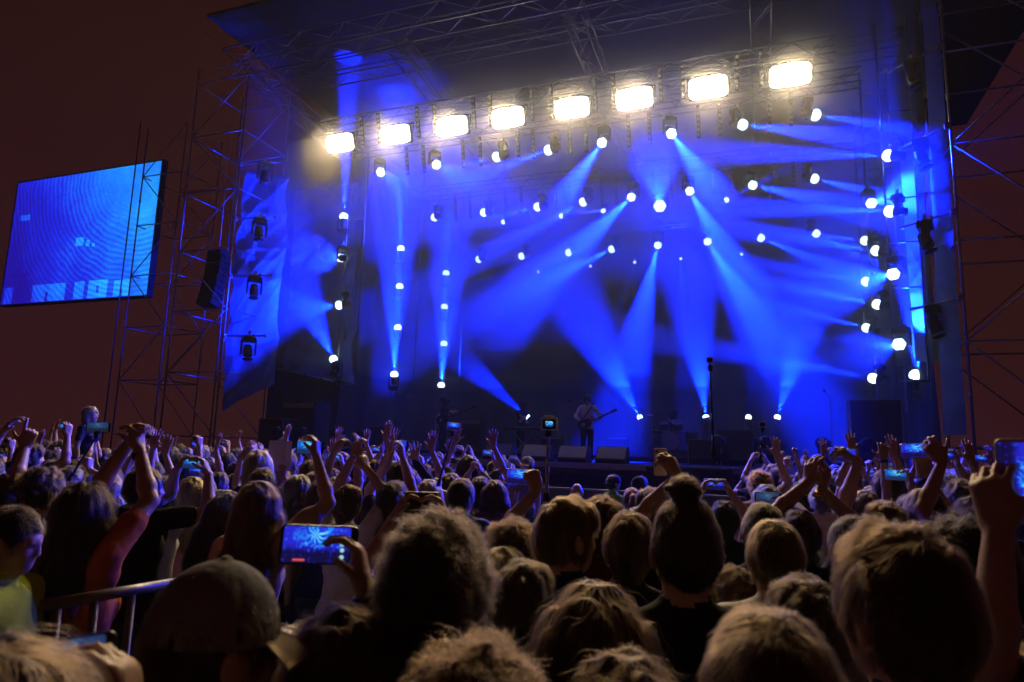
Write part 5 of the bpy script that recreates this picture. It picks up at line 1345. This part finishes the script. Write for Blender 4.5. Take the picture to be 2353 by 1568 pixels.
# floor monitors along the lip
M_grille = mat('monitor_grille', (.30, .27, .22), .6, bump=.15, bscale=120)
for i, (x, m, lb) in enumerate(((1150, mat('blue_grey_grille', (.06, .06, .13), .6), 'dark blue floor monitor wedge, first along the stage lip'), (1236, M_grille, 'pale floor monitor wedge next to the dark blue one'), (1320, M_grille, 'pale floor monitor wedge in the middle of the three'), (1408, M_grille, 'pale floor monitor wedge nearest the drum kit'))):
    s = tST(x, 1040, 17.2)[0]; root = tag(empty('floor_monitor', ST(s, 17.2, ZD), STAGE_RZ), lb, 'loudspeaker', 'floor monitors')
    w = .38
    vs_ = [(-w, -.30, 0), (-w, .30, 0), (-w, .22, .42), (-w, -.02, .42), (-w, -.30, .10)]; vs_ += [(-a, b, c) for a, b, c in vs_]
    MB().add(vs_, [(0, 1, 2, 3, 4), (9, 8, 7, 6, 5), (0, 5, 6, 1), (1, 6, 7, 2), (2, 7, 8, 3), (3, 8, 9, 4), (4, 9, 5, 0)]).build('cabinet', M_black, root, bevel=.008)
    d = Vector((0, .28, .32)).normalized(); n = Vector((0, -.32, .28)).normalized(); c = Vector((0, -.16, .26)) + n * .006
    R3 = Matrix((Vector((1, 0, 0)), d, n)).transposed()
    MB().box(c, (.70, .37, .008), R3).build('grille', m, root)
    for sx in (-1, 1): MB().box((sx * .385, 0, .2), (.012, .14, .05)).build('handle', M_black, root)
def deck_d(s, t): return ST(s, t).y
def player(x, y, t, *a, **k):
    p = on_t(x, y, t); return person(x, y, 20, *a, d=p.y, base=ZD, **k)
def guitar(loc, rz, tilt, label, col, bass=False):
    root = tag(empty('guitar', loc, rz), label, 'guitar')
    out = []
    for k in range(28):
        a = 2 * math.pi * k / 28; r = .165 * (1 - .22 * math.exp(-((math.sin(a) * 1.0) ** 2) * 0 - ((abs(math.cos(a)) - .05) / .28) ** 2))
        out.append((r * 1.28 * math.cos(a), r * math.sin(a) * (1.0 if math.cos(a) < 0 else .86)))
    R3 = Matrix.Rotation(tilt, 3, 'Y'); T = lambda p: R3 @ Vector(p)
    vs_ = [T((u, -.02, v)) for u, v in out] + [T((u, .02, v)) for u, v in out]; n = len(out)
    MB().add(vs_, [tuple(range(n)), tuple(range(2 * n - 1, n - 1, -1))] + [(k, n + k, n + (k + 1) % n, (k + 1) % n) for k in range(n)]).build('guitar_body', col, root, bevel=.006)
    L = .66 if not bass else .82
    MB().box(T((.16 + L / 2, -.012, 0)), (L, .022, .045), R3).build('neck', mat('guitar_neck', (.12, .06, .03), .4), root)
    MB().box(T((.16 + L + .08, -.008, .006)), (.17, .02, .075), R3).build('headstock', M_black, root, bevel=.004)
    MB().box(T((-.03, -.026, 0)), (.10, .012, .08), R3).build('pickup', M_alu, root)
g = player(1350, 907, 18.5, 'short', 'brown', 'white', 'guitarist in a white rolled-sleeve shirt on stage', arms={'R': dict(at=on_t(1336, 973, 18.3), f=(.6, -.3, -.5), n=(.2, .9, 0), pose='soft', pole=(-1, .2, -.3)), 'L': dict(at=on_t(1366, 966, 18.3), f=(-.5, -.3, .4), n=(0, .9, .2), pose='grip', pole=(1, .2, -.3))}, yaw=170, head=(0, -28, 0), trousers='black', sleeve='long', v=.0105)
gp = on_t(1343, 975, 18.22); guitar(gp, STAGE_RZ, math.radians(-24), 'dark electric guitar held by the white shirt', mat('guitar_dark', (.03, .02, .02), .25))
st_ = MB().tube([on_t(1335, 970, 18.3), on_t(1352, 945, 18.28), on_t(1366, 925, 18.4)], .018, 6); root = tag(empty('guitar_strap', on_t(1352, 945, 18.3)), 'black guitar strap across the white shirt', 'strap'); part_of(root, st_, 'webbing', M_black)
player(1022, 912, 18.6, 'mop', 'dark', 'black', 'bass player in black clothes at the dark side of the stage', arms={'R': dict(at=on_t(1003, 965, 18.4), f=(.6, -.3, -.5), n=(.2, .9, 0), pose='soft', pole=(-1, .2, -.3)), 'L': dict(at=on_t(1049, 952, 18.4), f=(-.3, -.3, .7), n=(0, .9, .2), pose='grip', pole=(1, .2, -.3))}, yaw=165, trousers='black', v=.0105)
guitar(on_t(1016, 965, 18.3), STAGE_RZ, math.radians(-20), 'dark bass guitar on the bass player', mat('bass_dark', (.02, .02, .03), .25), True)
player(1200, 924, 21.0, 'short', 'dark', 'navy', 'keyboard player lit blue behind the mustard cap', arms={'R': dict(at=on_t(1194, 968, 20.6), f=(0, -1, -.2), n=(0, 0, -1), pose='soft'), 'L': dict(at=on_t(1212, 968, 20.6), f=(0, -1, -.2), n=(0, 0, -1), pose='soft')}, yaw=175, trousers='black', v=.0105)
s, t, z = tST(1203, 975, 20.4); root = tag(empty('keyboard', ST(s, 20.4, ZD), STAGE_RZ), 'black stage keyboard on a crossed stand', 'keyboard')
MB().box((0, 0, .92), (1.2, .34, .09)).build('keyboard_case', M_black, root, bevel=.01)
for a, b in (((-.4, 0, 0), (.4, 0, .88)), ((.4, .03, 0), (-.4, .03, .88))): MB().tube([a, b], .02, 8).build('stand_leg', M_steel, root)
MB().box((0, -.02, .9735), (1.1, .16, .016)).build('key_bed', mat('keys', (.6, .6, .58), .4), root)
# drum kit on a riser
s, t, z = tST(1545, 1000, 23.6)
root = tag(empty('drum_riser', ST(s, 23.6, ZD), STAGE_RZ), 'low black riser under the drum kit', 'riser'); MB().box((0, 0, .2), (2.6, 2.2, .4)).build('riser_box', M_ply, root, bevel=.01)
root = tag(empty('drum_kit', ST(s, 23.6, ZD + .4), STAGE_RZ), 'dark drum kit with cymbals at the back of the stage', 'drum kit')
M_shell = mat('drum_shell', (.03, .03, .06), .2); M_skin = mat('drum_head', (.25, .25, .26), .5); M_brass = mat('cymbal_brass', (.55, .42, .18), .25, .9)
def drum(c, r, h, ax, nm):
    o = MB().lathe(c, ax, [(-h / 2, r), (h / 2, r)], 24).build(nm, M_shell, root, smooth=False)
    for k in (-1, 1):
        c2 = Vector(c) + Vector(ax).normalized() * k * h / 2
        MB().lathe(c2, ax, [(-.015, r + .008), (.015, r + .008)], 24).build('hoop', M_alu, o)
        MB().lathe(c2 + Vector(ax).normalized() * k * .012, ax, [(-.002, r * .97), (.002, r * .97)], 24).build('drum_skin', M_skin, o)
drum((0, -.2, .30), .29, .42, (0, -1, .02), 'bass_drum'); drum((-.26, -.15, .78), .15, .22, (0, -.35, 1), 'rack_tom'); drum((.20, -.15, .78), .16, .24, (0, -.35, 1), 'rack_tom'); drum((.62, .1, .42), .20, .38, (0, 0, 1), 'floor_tom'); drum((-.55, .15, .6), .18, .14, (0, -.1, 1), 'snare_drum')
for (x, y, h, r, tl) in ((-1.05, -.3, 1.35, .27, .3), (.95, -.3, 1.4, .25, -.3), (-.62, -.5, 1.15, .22, .2), (1.15, .3, 1.1, .28, -.2)):
    c = MB().tube([(x, y, 0), (x, y, h)], .014, 6).build('cymbal_stand', M_alu, root)
    for a in (0, 2.1, 4.2): MB().tube([(x, y, .35), (x + .28 * math.cos(a), y + .28 * math.sin(a), 0)], .010, 5).build('stand_leg', M_alu, c)
    MB().lathe((x, y, h), (tl, -.2, 1), [(0, r), (.008, r * .4), (.03, r * .16), (.04, .01)], 24).build('cymbal', M_brass, c, smooth=True)
player(1548, 943, 24.3, 'mop', 'dark', 'black', 'drummer sitting in the dark behind the drum kit', arms={'R': dict(at=on_t(1534, 965, 23.9), f=(0, -1, .1), n=(0, 0, -1), pose='fist'), 'L': dict(at=on_t(1562, 965, 23.9), f=(0, -1, .1), n=(0, 0, -1), pose='fist')}, yaw=175, trousers='black', v=.0105)
# cabinets, cases, stands
def cabinet(x, y, t, w, h, dpt, label, case=False):
    s = tST(x, y, t)[0]; root = tag(empty('flight_case' if case else 'amplifier', ST(s, t, ZD), STAGE_RZ), label, 'case' if case else 'amplifier')
    MB().box((0, 0, h / 2), (w, dpt, h)).build('box', M_black, root, bevel=.01)
    if case:
        for sx in (-1, 1):
            for sy in (-1, 1): MB().box((sx * w / 2, sy * dpt / 2, h / 2), (.03, .03, h + .02)).build('corner_rail', M_alu, root)
        MB().box((0, 0, h), (w + .02, dpt + .02, .025)).build('lid_rail', M_alu, root)
    else:
        MB().box((0, -dpt / 2 - .004, h * .44), (w * .92, .01, h * .78)).build('grille', mat('amp_grille', (.025, .025, .03), .8), root)
        MB().box((0, -dpt / 2 - .006, h * .92), (w * .9, .012, h * .1)).build('control_panel', M_steel, root)
        for k in range(6): MB().lathe((-w * .35 + k * w * .14, -dpt / 2 - .012, h * .92), (0, -1, 0), [(0, .014), (.014, .012)], 8).build('knob', M_black, root)
cabinet(1085, 1000, 21.5, .8, 1.25, .4, 'tall bass amplifier behind the bass player')
cabinet(1270, 1000, 22.0, .75, .75, .35, 'guitar amplifier by the keyboard')
cabinet(1420, 1000, 22.5, .75, .8, .35, 'guitar amplifier next to the drum riser')
cabinet(1620, 1000, 20.5, .9, .7, .6, 'metal-edged flight case beside the drums', True)
cabinet(1690, 1000, 20.5, 1.0, 1.0, .6, 'large metal-edged flight case on the tarp side of the stage', True)
cabinet(2010, 1000, 18.6, 1.1, 1.7, .7, 'tall dark equipment case in the tarp-side wing', True)
cabinet(700, 985, 18.4, 1.3, 1.6, .8, 'dark side-fill amplifier stack in the screen-side wing')
cabinet(640, 985, 17.6, .9, 1.0, .7, 'metal-edged flight case below the screen-side tarp', True)
cabinet(880, 985, 20.0, 1.2, .9, .6, 'wide flight case behind the stage-front lamps', True)
def mic_stand(x, y0, t, h, lean, label):
    s = tST(x, 1000, t)[0]; root = tag(empty('microphone_stand', ST(s, t, ZD), STAGE_RZ), label, 'mic stand', 'microphone stands')
    MB().lathe((0, 0, 0), (0, 0, 1), [(0, .14), (.02, .13), (.03, .02)], 16).build('base', M_black, root)
    MB().tube([(0, 0, .02), (0, 0, h)], .011, 8).build('pole', M_steel, root)
    MB().tube([(0, 0, h), (lean, -.1, h + .12)], .009, 8).build('boom', M_steel, root)
    MB().lathe((lean, -.1, h + .12), (lean, -.2, .1), [(-.1, .012), (0, .015), (.02, .026), (.06, .026), (.08, .012)], 10).build('microphone', M_black, root, smooth=True)
mic_stand(1300, 0, 17.9, 1.5, .12, 'microphone stand before the white-shirt guitarist')
mic_stand(1000, 0, 17.9, 1.45, .12, 'microphone stand before the bass player')
mic_stand(1912, 0, 18.0, 1.75, -.12, 'tall microphone stand on the empty tarp side')
# unlit moving lights standing along the lip
for i, x in enumerate((632, 697, 768, 843, 1648, 1763, 1886, 1999)):
    p = on_t(x, 1012, 16.7); p.z = ZD + .62
    d = Vector((0, 0, 1.6)) - p; d.normalize(); d = d + U * (.35 if i % 2 else -.3) + Z * .12
    moving_light(p, d, 'unlit moving light standing on the lip, %s from the screen' % nth(i), 'unlit moving lights on the lip', lit=False, hang=-1, scale=1.1)
# covered front-fill stack before the lip
s, t, z = tST(1586, 1090, 15.4); root = tag(empty('front_fill_speaker', ST(s, 15.4, 0), STAGE_RZ), 'big speaker stack under a black cover before the stage', 'loudspeaker')
MB().box((0, 0, .8), (1.7, .8, 1.6)).build('cabinet', M_black, root, bevel=.02); MB().box((0, -.01, 1.32), (1.78, .86, .62)).build('rain_cover', M_rubber, root, bevel=.05)
# stage-front barrier
for i in range(9):
    s0 = -13.2 + i * 1.9
    root = tag(empty('crowd_barrier', ST(s0, 13.95, 0), STAGE_RZ), 'steel pit barrier section, %s from the screen side' % nth(i), 'barrier', 'pit barriers')
    MB().tube([(0, 0, 1.1), (1.86, 0, 1.1)], .03, 8).build('top_rail', M_alu, root)
    MB().box((.93, .03, .55), (1.84, .012, 1.0)).build('panel', mat('barrier_sheet', (.12, .12, .13), .5, .6), root)
    for x in (.03, 1.83): MB().tube([(x, 0, 0), (x, 0, 1.1)], .025, 8).build('post', M_alu, root)
    MB().box((.93, -.35, .02), (1.84, .7, .03)).build('foot_plate', M_alu, root)
# hand rail close to the camera
a, b = on_d(95, 1393, 2.05), on_d(420, 1334, 2.45); b.z = a.z
root = tag(empty('hand_rail', Vector((a.x, a.y, 0))), 'grey metal hand rail with upright bars beside the grey cap', 'railing')
M_rail = mat('rail_paint', (.20, .19, .19), .4, .3, var=.2)
part_of(root, MB().tube([a, b], .017, 10), 'top_rail', M_rail, True)
for f in (.10, .34, .60, .86):
    p = a.lerp(b, f); part_of(root, MB().tube([Vector((p.x, p.y, 0)), p], .013, 8), 'upright_bar', M_rail, True)
part_of(root, MB().tube([Vector((a.x, a.y, .15)), Vector((b.x, b.y, .15))], .013, 8), 'bottom_rail', M_rail, True)
# sheet of paper held up, crowd security on the platform by the screen
p = on_d(643, 1048, 6.4); root = tag(empty('paper_sheet', p), 'white sheet of paper held up near the neat blond head', 'paper')
vs_ = [(x * .105, .012 * math.sin(x * 2 + z), z * .14) for z in (-1, -.5, 0, .5, 1) for x in (-1, -.5, 0, .5, 1)]
MB().add(vs_, [(j * 5 + i, j * 5 + i + 1, j * 5 + i + 6, j * 5 + i + 5) for j in range(4) for i in range(4)]).build('page', mat('paper', (.75, .74, .72), .7), root)
person(616, 1082, 30, 'short', 'dark', 'grey', 'person holding up the white sheet of paper', arms={'R': dict(at=p + Vector((.05, -.02, -.2)), f=(-.1, 0, 1), n=(-.3, .9, 0), pose='grip')}, d=6.3)
person(210, 934, 38, 'bob', 'grey', 'navy', 'person with pale blue-lit hair standing above the crowd', d=9.6, base=.75, yaw=-50, female=True)
root = tag(empty('viewing_platform', Vector((*on_d(210, 934, 9.6).xy, 0))), 'low black platform under the blue-lit standing person', 'platform'); MB().box((0, 0, .36), (1.4, 1.0, .72)).build('platform_box', M_ply, root, bevel=.01)
